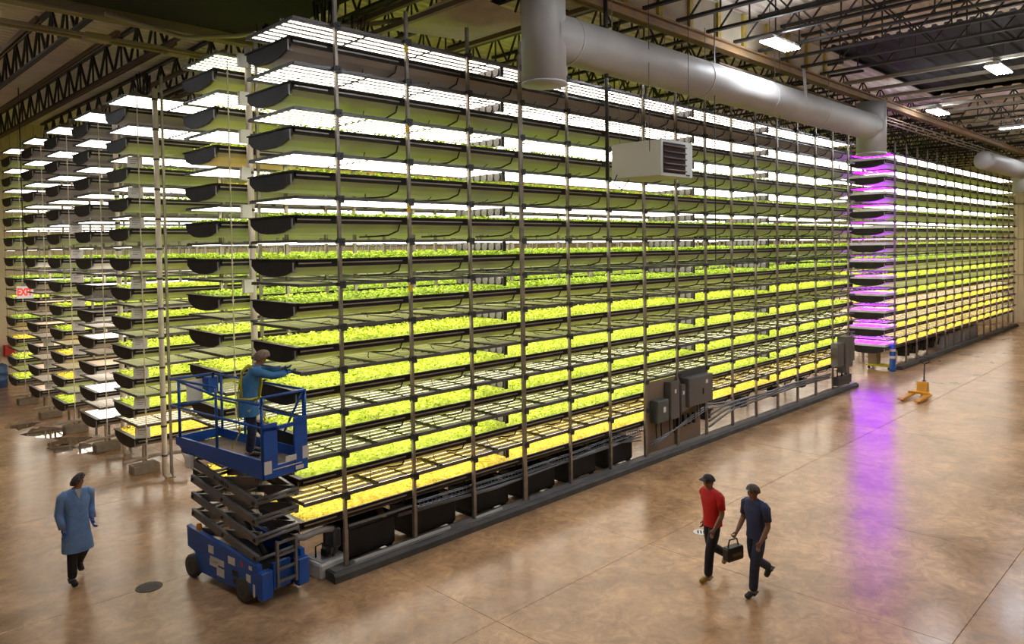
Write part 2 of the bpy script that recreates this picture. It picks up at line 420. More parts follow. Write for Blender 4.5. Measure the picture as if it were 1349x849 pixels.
CROP = {'g': [crop_mesh('greens', 'leaf green', 1, TL, .06, .085, 620), crop_mesh('greens', 'leaf green', 2, TL, .06, .085, 620)],
        'l': [crop_mesh('greens', 'leaf lime', 3, TL, .06, .085, 620), crop_mesh('greens', 'leaf lime', 4, TL, .055, .09, 620)],
        'y': [crop_mesh('seedlings', 'leaf yellow', 5, TL, .045, .05, 800), crop_mesh('seedlings', 'leaf yellow', 6, TL, .045, .05, 800)]}
# ------------------------------------------------------------------ tray meshes (origin: first post, front rim)
PROF = [(0, .025), (0, -.10), (.13, -.185), (.38, -.255), (.62, -.275), (.94, -.275), (1.18, -.255), (1.427, -.185), (TW, -.10), (TW, .025)]
def trough_mesh():
    m = MB(); x0, x1 = -OVER, LEN + OVER; n = len(PROF)
    for i in range(n - 1):
        (a, b), (c, d) = PROF[i], PROF[i + 1]
        m.add([(x0, a, b), (x1, a, b), (x1, c, d), (x0, c, d)], [(0, 1, 2, 3)], 0 if i in (0, n - 2) else 1)
    m.box(x0, x1, -.03, .0, .0, .025, 0); m.box(x0, x1, TW, TW + .03, .0, .025, 0)      # rim flanges
    m.box(x0, x1, -.012, .0, -.11, -.085, 0)
    return m.mesh('trough', ['tray black', 'tray under'])
def cap_mesh(s):
    x = -OVER if s < 0 else LEN + OVER
    m = MB().prism([(y, z) for y, z in PROF] , 'x', x - .03, x + .03)
    m.prism([(-.035, .03), (-.035, .005), (TW + .035, .005), (TW + .035, .03)], 'x', x - .05, x + .05)
    return m.mesh('end_cap', 'tray black')
def strip_mesh():
    m = MB()
    for i in range(NP):
        a = -OVER + .03 if i == 0 else (i - 1) * BAY + .06
        b = i * BAY - .10 if i else -.10
        m.box(a, b, -.02, -.004, -.055, -.032)
    return m.mesh('edge_strip', 'tray strip')
TROUGH = trough_mesh(); CAPA = cap_mesh(-1); CAPB = cap_mesh(1); STRIP = strip_mesh()
BRK = MB().box(-OVER - .045, -OVER - .03, .02, .05, -.20, -.03).box(-OVER - .045, -OVER + .02, .02, .05, -.20, -.185).mesh('hook', 'hose grey')
LID = {c: MB().box(-OVER + .03, LEN + OVER - .03, .02, TW - .02, z, z + .015).mesh(n, mt) for c, (z, n, mt) in
       {'w': (.0, 'cover_sheet', 'sheet white'), 'b': (-.035, 'liner', 'cloth brown'), 'e': (-.05, 'liner', 'cloth dark')}.items()}
HOSE = MB().tube([(0, .02, -.11), (.02, .10, -.22), (-.03, .34, -.30), (-.14, .62, -.315), (-.3, .9, -.32)], .016, 6).mesh('hose', 'cable', True)
THIN = MB().tube([(-.55, .02, -.30), (-.38, .3, -.32), (-.2, .55, -.31), (-.05, .75, -.27)], .008, 5).mesh('wire', 'cable', True)
KINDWORD = {'g': 'dark green leafy', 'l': 'bright lime leafy', 'y': 'yellow seedling', 'w': 'white-covered', 'b': 'bare brown', 'e': 'empty black'}
RACKNAME = ['nearest rack', 'second rack behind the lift', 'third rack by the tall pipe', 'fourth rack with white-covered trays', 'fifth rack with hanging cards',
            'sixth rack by the exit sign', 'last rack by the cream wall']
PLAN = ['eegggggllllY'.lower(), 'lllygggllllY'.lower(), 'eegggglllllY'.lower(), 'eeeeeewewbww', 'eeeeeggllyyl', 'eeeeeewbbbbb', 'eggggggl' + 'gyll']
PLANB = 'eggggggllyyy'
def tray(x0, y0, k, code, label, group, hoses=False, capa=True):
    o = link('grow_tray', TROUGH, None, (x0, y0, LZ(k) + RIM)); tag(o, label, 'tray', group)
    link('end_cap', CAPA, o); link('end_cap', CAPB, o)
    link('edge_strip', STRIP, o); link('hook', BRK, o)
    if code in CROP: stuff(link('crop', CROP[code][k % 2], o))
    else: link(LID[code].name.split('.')[0], LID[code], o)
    if hoses:
        for i in range(1, NP):
            h = link('hose', HOSE, o, (i * BAY - .12, 0, 0))
            link('wire', THIN, o, (i * BAY - .3, 0, 0))
    return o
for r in range(7):
    for k in range(1, 13):
        c = PLAN[r][k - 1]
        tray(0, RY[r], k, c, f'{KINDWORD[c]} grow tray, {ORD[k]} level from the top, {RACKNAME[r]}', 'grow trays of the ' + RACKNAME[r], hoses=(r == 0))
PURPLE_CATCHER = MB().box(-OVER + .03, BAY - OVER, .01, TW - .01, .03, .14).mesh('cover_sheet', 'sheet white')  # white sheet added over the crop to catch the purple light
FARNAME = ['far block front rack', 'far block second rack', 'far block third rack']
for r in range(3):
    for k in range(1, 13):
        c = PLANB[k - 1]
        tb = tray(XB, RY[r], k, c, f'{KINDWORD[c]} grow tray, {ORD[k]} level from the top, {FARNAME[r]}', 'grow trays of the ' + FARNAME[r])
        if r == 0: link('cover_sheet', PURPLE_CATCHER, tb)

# ------------------------------------------------------------------ light panels (origin: panel corner at its rail height)
NT, PIT = 7, 0.214
def strip_light(m, x0, x1, yc, z=0.0, mi=0, me=1):
    m.box(x0, x1, yc - .048, yc + .048, z - .010, z + .012, mi)
    a, b = .044, .041
    m.add([(x0 + .01, yc - a, z - .0105), (x1 - .01, yc - a, z - .0105), (x1 - .01, yc - b, z - .014), (x0 + .01, yc - b, z - .014),
           (x1 - .01, yc + b, z - .014), (x0 + .01, yc + b, z - .014), (x1 - .01, yc + a, z - .0105), (x0 + .01, yc + a, z - .0105)],
          [(0, 3, 2, 1), (3, 5, 4, 2), (5, 7, 6, 4)], me)
def tube_y(i): return .12 + PIT * i
TUBE_W = MB(); strip_light(TUBE_W, .03, BAY - .03, 0.0); TUBE_W = TUBE_W.mesh('tube_light', ['housing', 'tube glow'])
TUBE_P = MB(); strip_light(TUBE_P, .03, BAY - .03, 0.0); TUBE_P = TUBE_P.mesh('tube_light', ['housing', 'tube purple'])
def frame_mesh():
    m = MB()
    for x in (.02, BAY - .02): m.box(x - .018, x + .018, -.02, TW + .02, -.01, .035, 0)
    m.box(BAY * .45, BAY * .45 + .02, .02, TW - .02, .024, .04, 0)
    m.tube([(BAY * .42, .3, .03), (BAY * .42, .3, .055), (BAY * .6, .5, .06), (BAY * .62, .52, .03)], .007, 5, 0)
    return m.mesh('light_panel', 'steel dark')
FRAME = frame_mesh()
SET_W = MB()
for i in range(NT): strip_light(SET_W, .03, BAY - .03, tube_y(i))
SET_W = SET_W.mesh('tube_lights', ['housing', 'tube glow'])
def panel(x, y, k, label, group, tube, name='light_panel'):
    o = link(name, FRAME, None, (x, y, LZ(k))); tag(o, label, 'light', group)
    for i in range(NT): link('tube_light', tube, o, (0, tube_y(i), 0))
    return o
INDIV = [16, 2, 3, 1, 1, 1, 1]
SHORT = ['nearest rack', 'second rack', 'third rack', 'fourth rack', 'fifth rack', 'sixth rack', 'seventh rack']
rest = MB()
for r in range(7):
    for j in range(16):
        for k in range(1, 13):
            x = -OVER + BAY * j
            if j < INDIV[r]:
                panel(x, RY[r], k, f'white tube light panel, {ORD[k]} level, {ORD[j + 1]} panel along the {SHORT[r]}', 'light panels of the ' + SHORT[r], TUBE_W)
            else:
                for i in range(NT): strip_light(rest, x + .03, x + BAY - .03, RY[r] + tube_y(i), LZ(k))
for r in range(3):
    for j in range(16):
        for k in range(1, 13):
            x = XB - OVER + BAY * j
            if r == 0 and j == 0:
                panel(x, RY[r], k, f'purple grow light panel, {ORD[k]} level at the end of the far block', 'purple light panels', TUBE_P, 'purple_light_panel')
            else:
                for i in range(NT): strip_light(rest, x + .03, x + BAY - .03, RY[r] + tube_y(i), LZ(k))
o = rest.obj('tube_lights', ['housing', 'tube glow']); stuff(tag(o, 'white tube lights deep inside the racks and the far block', 'lights'))

# ------------------------------------------------------------------ rack frames
PZ0, PZ1 = KERB, 9.95
POST = MB().box(-.028, .028, -.028, .028, 0, PZ1 - KERB).box(-.034, .034, -.034, .034, 0, .62).box(-.07, .07, -.07, .07, 0, .012).mesh('post', 'steel')
POST_FAR = MB().box(-.028, .028, -.028, .028, 0, PZ1 - .02).box(-.07, .07, -.07, .07, 0, .012).mesh('post', 'steel')
CLAMP = MB().box(-.02, .085, -.05, .06, -.07, .055).box(-.06, .0, -.045, .04, -.03, .03).tube([(.05, -.05, 0), (.05, -.075, 0)], .018, 8).mesh('clamp', 'clamp')
RAIL = MB().box(-OVER, LEN + OVER, .03, .075, -.022, .03).box(-OVER, LEN + OVER, .075, .09, -.022, -.012).mesh('rail', 'rail')
YTAG = MB().cbox((-.045, -.045, -.14), (.075, .012, .13)).mesh('tag', 'yellow tag')
PIPE_H = 8.9
def pvc_mesh(h):
    m = MB(); m.tube([(.10, 0, .06), (.02, 0, .03), (-.03, 0, .09), (-.03, 0, h)], .065, 14)
    for i in range(13): m.tube([(-.03, 0, .55 + H * i), (-.03, 0, .60 + H * i)], .074, 14, 1)
    return m.mesh('water_pipe', ['pvc', 'steel dark'], True)
PVC = pvc_mesh(9.6)
ROD = MB()
ROD.tube([(0, 0, .55), (0, 0, 9.3)], .012, 6)
for i in range(24): ROD.box(-.02, .02, -.02, .02, .62 + .365 * i, .65 + .365 * i)
ROD = ROD.mesh('support_rod', 'pvc')
BLOCK = MB().cbox((0, 0, .11), (.64, .42, .22), 0, .02).mesh('concrete_block', 'block')
def rack(x0, y0, label, rear=True, clamps=False, kerbed=False, rods=False, pipe=False, npost=NP):
    root = empty('grow_rack', (x0, y0, 0)); tag(root, label, 'rack', 'tall grow racks')
    for i in range(npost):
        p = link('post', POST if kerbed else POST_FAR, root, (i * BAY, -.12, KERB if kerbed else 0))
        if clamps:
            for k in range(1, 13): link('clamp', CLAMP, p, (0, 0, LZ(k) - (KERB if kerbed else 0)))
        if rear and (i % 2 == 0 or i < 3): link('post', POST_FAR, root, (i * BAY, TW + .16, 0))
    for k in range(1, 13):
        link('rail', RAIL, root, (0, -.12, LZ(k))); link('rail', RAIL, root, (0, TW + .0, LZ(k)))
    if rods: link('support_rod', ROD, root, (-.56, -.09, 0))
    if pipe: link('water_pipe', PVC, root, (-.12, -.10, 0))
    return root
r1 = rack(0, RY[0], 'nearest tall steel grow rack along the open floor', clamps=True, kerbed=True)
# yellow tags on the second post
for k, zz in ((1, 0), (3, 0), (5, 0), (7, 0)):
    link('tag', YTAG, r1, (BAY, -.12, LZ(k)))
for k in (1, 5, 7): link('tag', YTAG, r1, (9 * BAY, -.12, LZ(k)))
rack(0, RY[1], 'second tall steel grow rack, right behind the scissor lift', rods=True, pipe=True)
rack(0, RY[2], 'third grow rack with a thick cream pipe at its end', rods=True, pipe=True)
rack(0, RY[3], 'fourth grow rack holding white-covered trays near its foot', rods=True, pipe=True)
rack(0, RY[4], 'fifth grow rack with white cards hanging at its end', rods=True)
rack(0, RY[5], 'sixth grow rack of mostly empty trays behind the exit sign', rods=True)
rack(0, RY[6], 'last grow rack beside the cream back wall', rods=True)
rack(XB, RY[0], 'far grow rack with purple lit end beyond the gap', clamps=True, kerbed=True)
rack(XB, RY[1], 'second rack of the far block behind the purple lit rack', rods=False)
rack(XB, RY[2], 'third rack of the far block, deep behind purple lights', rods=False)
# risers strapped beside some posts
RISER = MB().box(-.022, .022, -.022, .022, 0, 9.5).mesh('riser', 'steel')
for i in (3, 6, 7, 11, 14, 15): link('riser', RISER, r1, (i * BAY - .065, -.14, KERB))

# ------------------------------------------------------------------ fan banks across the trays
FAN = MB(); FAN.lathe([(.075, -.012), (.085, -.012), (.085, .012), (.075, .012)], n=12, axis='x')
for a in range(5):
    t = 2 * PI * a / 5; FAN.add([(0, 0, 0), (-.008, .07 * math.cos(t), .07 * math.sin(t)), (.008, .07 * math.cos(t + .7), .07 * math.sin(t + .7))], [(0, 1, 2)])
FAN.lathe([(.022, -.015), (.022, .015)], n=8, axis='x'); FAN = FAN.mesh('fan', 'enclosure')
BANK = MB().box(0, .05, .02, TW - .02, -.20, -.035, 0).box(-.02, .07, 0, .02, -.22, -.02, 0).mesh('fan_bank', 'black plastic')
for nm, x0 in (('third post', 4.02), ('electrical panel', 11.45), ('eleventh post', 15.95)):
    for k in range(1, 13):
        o = link('fan_bank', BANK, None, (x0, RY[0], LZ(k))); tag(o, f'dark bank of small fans near the {nm}, {ORD[k]} level', 'fan', 'fan banks in the nearest rack')
        for i in range(7): link('fan', FAN, o, (-.012, .15 + .21 * i, -.118))

# ------------------------------------------------------------------ white cards at the rack ends
def card(x, y, z, w, h, label, tilt=0.0, group='white cards on the racks'):
    m = MB().box(-w / 2, w / 2, -.006, .006, -h, 0, 0)
    for q in range(3): m.box(-w * .3, w * (.3 - .12 * q), -.009, -.006, -h * (.3 + .17 * q), -h * (.25 + .17 * q), 1)
    o = m.obj('label_card', ['card', 'card print'], None, False, (x, y, z)); o.rotation_euler = (tilt, 0, -.55); tag(o, label, 'card', group)
for k in range(3, 13):
    card(-.62, RY[2] - .02, LZ(k) - .02, .34, .27, f'white card at the end of the third rack, {ORD[k]} level from the top', random.uniform(-.15, .15))
for k in range(5, 13):
    card(-.36, RY[4] - .03, LZ(k) + .0, .34, .30, f'white card at the end of the fifth rack, {ORD[k]} level from the top', random.uniform(-.15, .15))
for k in (10, 11, 12):
    card(-.50, RY[5] - .02, LZ(k) + .0, .32, .28, f'white card at the end of the sixth rack, {ORD[k]} level from the top', random.uniform(-.15, .15))
for k in (1, 2, 3, 4, 5, 7):
    m = MB().cbox((0, 0, 0), (.20, .10, .26), 0, .012)
    o = m.obj('junction_box', 'sheet white', None, False, (-.30, RY[1] - .19, LZ(k) - .1)); o.rotation_euler = (0, .12 * (k == 4), 0.0)
    tag(o, f'white box on the pipe of the second rack, {ORD[k]} level', 'box', 'white boxes on the pipe')

# ------------------------------------------------------------------ under the nearest rack
for i in range(6):
    x0 = .12 + BAY * i
    m = MB().cbox((x0 + .55, .62, .40), (1.08, .80, .52), 0, .04).cbox((x0 + .55, .62, .68), (1.12, .84, .04), 0, .012)
    for a in (.1, 1.0): m.cbox((x0 + a, .62, .12), (.08, .7, .10), 0)
    tag(m.obj('reservoir', 'tank'), f'black water reservoir under the nearest rack, {ORD[i + 1]} from the scissor lift', 'tank', 'black reservoirs under the rack')
for i in range(7):
    m = MB().bar((.9 + BAY * i, .18, .722), (1.25 + BAY * i, .9, .717), .12, .03)
    tag(m.obj('plank', 'wood'), f'loose wooden plank above the reservoirs, {ORD[i + 1]} from the scissor lift', 'plank', 'planks on the reservoirs')
ct = empty('cable_tray', (0, 0, 0)); tag(ct, 'grey wire basket cable tray running under the nearest rack', 'cable tray')
for (yy, zz) in ((.06, .70), (.06, .80), (.13, .70), (.13, .80)):
    MB().tube([(1.6, yy, zz + .03), (4.5, yy, zz), (6.2, yy, zz + .02), (8.9, yy, zz + .13)], .009, 5).obj('wire', 'conduit', ct)
wm = MB()
for i in range(74):
    x = 1.65 + .098 * i; dz = .03 if x < 3 else (0 if x < 5 else (x - 5) * .033)
    wm.bar((x, .055, .70 + dz), (x, .055, .80 + dz), .007); wm.bar((x, .055, .70 + dz), (x, .135, .70 + dz), .007)
stuff(wm.obj('basket_rung', 'conduit', ct))
for q in range(3):
    o = MB().tube([(1.2, .09 + .015 * q, .70 - .02 * q), (3.6, .02, .66 - .02 * q), (5.4, .05, .67), (7.6, .03, .70 + .03 * q), (8.7, .02, .80 - .09 * q)], .017, 7).obj('conduit', 'conduit', None, True)
    tag(o, ['upper', 'middle', 'lowest'][q] + ' grey conduit hanging below the wire basket cable tray', 'conduit', 'conduits below the tray')
MB().box(.08, BAY - .05, -.02, .02, .80, .835).obj('brace', 'conduit', r1, False, (0, -.10, 0))
m = MB().box(.15, 1.55 * BAY, -.06, -.02, KERB + .012, KERB + .05).box(2.0 * BAY, 2.5 * BAY, -.06, -.02, KERB + .012, KERB + .05)
tag(m.obj('sill_strip', 'sump white'), 'pale metal strip lying along the kerb beside the first posts', 'strip')
# white sump tub with pump beside the lift
t = empty('sump_tub', (-.17, .40, 0), .12); tag(t, 'white plastic sump tub on the floor beside the scissor lift', 'tub')
m = MB().cbox((0, 0, .13), (.62, .56, .26), 0, .03).box(-.24, .24, -.21, .21, .25, .268, 1); m.obj('tub', ['sump white', 'hose grey'], t)
m = MB().tube([(-.16, .05, .26), (-.16, .05, .46), (-.02, .05, .48), (0, .05, .28)], .014, 6).cbox((.02, .0, .33), (.16, .12, .13), 0, .02); m.obj('pump', 'black plastic', t)
o = MB().tube([(-.88, .12, .86), (-.70, .16, .80), (-.50, .14, .84), (-.30, .15, .83), (-.14, .2, .78)], .055, 10).obj('drain_hose', 'hose grey', None, True)
tag(o, 'fat grey drain hose under the lowest yellow tray end', 'hose')
m = MB().cbox((-.08, .28, .62), (.14, .3, .34), 0, .02).tube([(-.1, .1, .5), (-.1, .25, .3), (.0, .4, .2)], .03, 8)
tag(m.obj('valve_assembly', 'steel dark'), 'dark valve assembly beside the foot of the first post', 'valve')
# ------------------------------------------------------------------ electrical panels on the nearest rack
bd = empty('electrical_panel', (10.3, 0, 0)); tag(bd, 'brown backboard with grey electrical enclosures on the nearest rack', 'panel')
def enc(x0, x1, z0, z1, y0, mat, name='enclosure'):
    e = MB().cbox(((x0 + x1) / 2 - 10.3, (y0 + .03) / 2 - .02, (z0 + z1) / 2), (x1 - x0, .03 - y0, z1 - z0), 0, .012).obj(name, mat, bd)
    MB().cbox(((x0 + x1) / 2 - 10.3, y0 - .025, (z0 + z1) / 2), (x1 - x0 - .03, .012, z1 - z0 - .03), 0).obj('door', mat, e)
    return e
MB().box(-1.42, 1.30, .032, .05, .20, 2.06).obj('backboard', 'backboard', bd)
e = enc(9.12, 9.62, 1.0, 1.58, -.20, 'enclosure green'); MB().cbox((-.88, -.235, 1.33), (.11, .006, .14)).obj('warning_label', 'sticker', e)
e = enc(9.78, 10.20, .98, 1.98, -.16, 'enclosure'); MB().cbox((-.30, -.195, 1.72), (.08, .006, .10)).obj('warning_label', 'sticker', e)
e = enc(10.28, 10.50, 1.10, 1.84, -.16, 'enclosure'); MB().cbox((.09, -.195, 1.62), (.08, .006, .10)).obj('warning_label', 'sticker', e)
e = enc(10.55, 11.78, 1.20, 1.98, -.24, 'enclosure'); MB().cbox((1.15, -.275, 1.80), (.12, .006, .10)).obj('warning_label', 'sticker', e)
MB().cbox((.95, -.285, 1.55), (.03, .02, .16)).obj('handle', 'black plastic', e)
MB().box(.2, 1.55, -.02, .03, 1.98, 2.16).obj('wireway', 'steel dark', bd)
for x, z in ((-1.05, 1.0), (-.82, 1.0), (-.42, .98), (-.22, .98), (.1, 1.1), (.95, 1.2), (1.1, 1.2), (1.35, 1.2)):
    MB().tube([(x, -.08, z), (x, -.08, z - .25), (x + .05, -.06, z - .42)], .018, 6).obj('conduit', 'black plastic', bd, True)
for x in (.02, .3, .56, .8): MB().cbox((x, -.06, .82), (.09, .08, .30), 0, .01).obj('disconnect', 'black plastic', bd)
for q in range(3):
    MB().tube([(-1.3, -.10, .52 - .06 * q), (-.6, -.11, .62 - .03 * q), (.4, -.10, .74 + .05 * q), (1.6, -.06, .93 + .06 * q), (3.4, -.06, .78 + .05 * q)], .016, 7).obj('cable', 'conduit', bd, True)
for q in range(3):
    o = MB().tube([(11.9, -.07, .72 - .16 * q), (12.6, -.07 - .03 * q, .85 - .12 * q), (13.4, -.07, .90 - .10 * q), (15.5, -.07, .86 - .07 * q), (17.5, -.07, .88 - .07 * q), (20.4, -.07, .80 - .07 * q)], .03, 7).obj('conduit', 'conduit', None, True)
    tag(o, ['upper', 'middle', 'lowest'][q] + ' grey conduit running right from the electrical panel', 'conduit', 'conduits right of the panel')
for i in range(4):
    x0 = 12.6 + 2.2 * i
    m = MB().cbox((x0, .5, .58), (.35, .25, .30), 0, .02).tube([(x0 - .5, .4, .7), (x0, .45, .5), (x0 + .5, .5, .68)], .025, 6)
    tag(m.obj('pump_unit', 'tank'), f'black pump unit under the nearest rack, {ORD[i + 1]} right of the electrical panel', 'pump', 'pumps under the rack')
eb = empty('switch_cabinet', (21.4, 0, 0)); tag(eb, 'dark grey switch cabinets at the far end of the nearest rack', 'cabinet')
for (a, b, y0, z0, z1, mt) in ((-.85, -.35, -.30, 1.05, 1.9, 'enclosure'), (-.28, .02, -.34, .75, 2.1, 'enclosure'), (.08, .50, -.30, .95, 2.08, 'enclosure green'), (.55, .85, -.24, 1.1, 2.0, 'enclosure'), (-.65, .6, -.22, .30, .62, 'steel dark')):
    e = MB().cbox(((a + b) / 2, (y0 - .03) / 2, (z0 + z1) / 2), (b - a, -.03 - y0, z1 - z0), 0, .012).obj('enclosure', mt, eb)
    MB().cbox(((a + b) / 2, y0 - .006, (z0 + z1) / 2), (b - a - .03, .012, z1 - z0 - .03)).obj('door', mt, e)
for x in (-.5, -.1, .3): MB().tube([(x, -.12, .9), (x + .05, -.12, .6), (x, -.1, .35)], .03, 6).obj('cable', 'cable', eb, True)
# ------------------------------------------------------------------ under the far block
for i in range(7):
    x0 = XB + 8.7 + .98 * i
    m = MB().cbox((x0, .75, .36), (.8, .8, .72), 0, .06)
    tag(m.obj('storage_drum', 'hose grey'), f'pale plastic drum under the far block, {ORD[i + 1]} from the gap', 'drum', 'pale drums under the far block')
for i in range(4):
    x0 = XB + 3.4 + 1.3 * i
    m = MB().cbox((x0, .7, .60), (.8, .5, .22), 0, .02).tube([(x0 - .5, .3, .7), (x0, .3, .4), (x0 + .5, .4, .6)], .04, 6).cbox((x0 + .3, .8, .3), (.5, .4, .28), 0, .02)
    tag(m.obj('pump_unit', 'tank'), f'black pump unit under the far block, {ORD[i + 1]} from the gap', 'pump', 'pumps under the far block')
d = empty('platform_dolly', (27.6, .62, 0), PI / 2); tag(d, 'yellow platform dolly under the purple lights', 'dolly')
MB().cbox((0, 0, .17), (1.05, .62, .06), 0, .01).obj('deck', 'bright yellow', d)
for a in (-.42, .42):
    for b in (-.22, .22): MB().lathe([(.06, -.02), (.06, .02)], (a, b, .07), 12, 0, 'y').obj('wheel', 'black plastic', d)
tag(MB().cbox((27.75, .95, .45), (.45, .4, .5), 0, .02).obj('cardboard_box', 'block'), 'pale box standing on the yellow dolly', 'box')
bc = empty('post_guard', (27.25, .02, 0)); tag(bc, 'blue sleeve with white bands at the foot of the purple lit post', 'guard')
MB().lathe([(.10, 0), (.14, .05), (.12, .12), (.12, 1.1), (.07, 1.16)], n=14).obj('sleeve', 'blue paint', bc, True)
for z in (.55, .86): MB().lathe([(.125, z), (.125, z + .12)], n=14).obj('band', 'sheet white', bc, True)
# ------------------------------------------------------------------ concrete blocks and plumbing at the rack feet
for r in range(1, 7):
    y = RY[r] + .85
    o = link('concrete_block', BLOCK, None, (-.32, y, 0)); tag(o, f'pale concrete block on the floor under the end of the {SHORT[r]}', 'block', 'blocks under the rack ends')
    o = MB().tube([(-.85, y - .1, .36), (-.5, y - .05, .36), (0, y - .08, .40), (.5, y - .35, .42), (.5, y - .6, .3)], .045, 8).tube([(-.35, y - .05, .27), (-.35, y - .05, .72)], .035, 8).obj('drain_pipe', 'pvc', None, True)
    tag(o, f'cream drain pipe over the block at the {SHORT[r]}', 'pipe', 'drain pipes at the rack ends')
# ------------------------------------------------------------------ scissor lift
lf = empty('scissor_lift', (-1.33, 1.02, 0), math.radians(7)); tag(lf, 'blue scissor lift with raised platform beside the nearest rack', 'lift')
ch = MB()
side = [(-1.05, .20), (-.72, .16), (.70, .14), (.74, .30), (.84, .46), (1.06, .50), (1.08, .86), (.95, .84), (-.55, .72), (-1.05, .68)]
ch.prism(side, 'x', -.44, -.36); ch.prism(side, 'x', .36, .44)
ch.box(-.36, .36, -.95, .9, .18, .42)
chassis = ch.obj('chassis', 'blue paint', lf)
MB().box(-.36, .36, -.9, .85, .42, .50).obj('tray', 'lift dark', chassis)
for (yy, zz, w, h_, mt) in ((.30, .62, .16, .13, 'sticker'), (-.32, .58, .20, .12, 'sticker'), (.12, .46, .42, .10, 'sticker'), (.22, .40, .26, .10, 'sticker'), (.02, .30, .22, .14, 'sticker'),
                        (-.62, .60, .05, .07, 'sticker red'), (-.86, .60, .08, .06, 'sticker'), (-.80, .42, .12, .12, 'sticker'), (-.42, .40, .16, .09, 'lift dark'), (-.44, .27, .16, .09, 'lift dark'), (-.95, .26, .05, .20, 'sticker')):
    MB().box(-.446, -.44, yy - w / 2, yy + w / 2, zz - h_ / 2, zz + h_ / 2).obj('decal', mt, chassis)
for (x, y, r_) in ((-.42, -.66, .20), (.42, -.66, .20), (-.44, .88, .20), (.44, .88, .20)):
    w = MB().lathe([(.13, -.055), (r_ - .02, -.06), (r_, -.03), (r_, .03), (r_ - .02, .06), (.13, .055)], n=20, axis='x').obj('wheel', 'tyre', lf, True, (x, y, r_))
    MB().lathe([(.04, -.03), (.12, -.057), (.13, -.05), (.13, .05), (.12, .057), (.04, .03)], n=16, axis='x').obj('hub', 'wheel', w, True)
MB().lathe([(.035, 0), (.045, .01), (.045, .09), (.03, .11)], n=12).obj('beacon', 'amber', lf, True, (-.40, .74, .84))
for s in (-1, 1):
    MB().cbox((s * .34, -1.10, .36), (.22, .14, .44), 0, .02).obj('corner_box', 'blue paint', lf)
    MB().bar((s * .17, -1.19, .28), (s * .17, -1.19, 1.02), .05, .04).obj('ladder_rail', 'lift grey', lf)
for z in (.36, .56, .78, .98): MB().bar((-.17, -1.19, z), (.17, -1.19, z), .035).obj('rung', 'lift grey', lf)
MB().box(-.16, .16, -1.06, -1.0, .2, .62).obj('tow_plate', 'blue paint', lf)
# scissor stack
def lever(x, ya, za, yb, zb, nm='scissor_arm'):
    a = MB().bar((x, ya, za), (x, yb, zb), .05, .125).obj(nm, 'lift grey', lf)
    for t in (.03, .5, .97):
        p = Vector((x, ya, za)).lerp(Vector((x, yb, zb)), t)
        MB().tube([(p.x - .04, p.y, p.z), (p.x + .04, p.y, p.z)], .032, 10).obj('pin', 'lift dark', a)
    return a
Z0, DZ, RISE, HY = .74, .295, .36, .98
arms = []
for i in range(4):
    zl, zh = Z0 + DZ * i, Z0 + DZ * i + RISE
    for s in (-1, 1):
        a1 = lever(s * .375, HY, zh, -HY, zl); a2 = lever(s * .305, HY, zl, -HY, zh)
        if i == 3 and s < 0: txt_arm = a1
    for yy, zz in ((HY, zh), (-HY, zl), (HY, zl), (-HY, zh), (0, (zl + zh) / 2)):
        MB().tube([(-.37, yy, zz), (.37, yy, zz)], .028, 10).obj('cross_tube', 'lift grey', lf, True)
m = MB().tube([(0, -.6, .62), (0, .1, 1.15)], .05, 10).tube([(0, .1, 1.15), (0, .45, 1.4)], .03, 10); m.obj('hydraulic_ram', 'steel dark', lf, True)
# dark lettering blocks on the upper arm
for i in range(7):
    t = .40 + .033 * i; y = HY + (-HY - HY) * t; z = Z0 + DZ * 3 + RISE * (1 - t)
    MB().box(-.403, -.4005, y - .02, y + .018, z - .032, z + .032).obj('letter_mark', 'lift dark', lf)
# platform
PB, PT, YA, YB, XW = 2.06, 2.36, -1.22, 1.32, .40
pf = MB(); pf.box(-XW, XW, YA, YB, PB + .10, PB + .14); platform_deck = pf.obj('platform_deck', 'deck plywood', lf)
fr = MB()
for s in (-1, 1):
    fr.prism([(YA, PB), (YB - .35, PB + .08), (YB + .10, PB + .16), (YB + .10, PT), (YA, PT)], 'x', s * XW - .02, s * XW + .02)
fr.box(-XW, XW, YB + .06, YB + .10, PB + .14, PT); fr.box(-XW, XW, YA - .02, YA + .02, PB, PT - .12); fr.box(-XW + .02, XW - .02, YA, YB, PB + .02, PB + .10)
toe = fr.obj('toe_board', 'blue paint', lf)
RT, RM = 3.34, 2.86
gr = lambda a, b, r_=.021, nm='guard_rail': MB().tube([a, b], r_, 8).obj(nm, 'blue paint', lf, True)
for s in (-1, 1):
    for yy in (YA + .02, YA + .06 if s > 0 else .10, YB - .02, .55 if s > 0 else YB - .01):
        gr((s * XW, yy, PT - .02), (s * XW, yy, RT), .024, 'rail_post')
    gr((s * XW, YA, RM), (s * XW, YB + .28, RM + (.02))); 
gr((-XW, YA, RT - .12), (-XW, .10, RT - .12)); gr((-XW, .10, RT - .12), (-XW, YB, RT)); gr((-XW, .10, RT + .02), (-XW, YB + .28, RT + .02))
gr((XW, YA, RT), (XW, YB + .28, RT)); gr((-XW, YB + .28, RT), (XW, YB + .28, RT)); gr((-XW, YB + .28, RM), (XW, YB + .28, RM))
gr((-XW, YA, RT), (XW, YA, RT)); gr((-XW, YA, RT - .12), (-XW, YA, RT)); gr((XW - .02, YA + .02, RT), (XW - .2, YA + .3, RM - .2), .018)
for s in (-1, 1): MB().box(s * (XW - .12) - .12, s * (XW - .12) + .12, YA - .03, YA + .01, PB, RM + .06).obj('corner_plate', 'blue paint', lf)
MB().box(-XW, XW, YA - .03, YA + .01, RM - .06, RM).obj('gate_bar', 'blue paint', lf)
MB().box(-.25, .28, YA - .035, YA - .03, PB + .12, PB + .135).obj('gate_slot', 'sticker', lf)
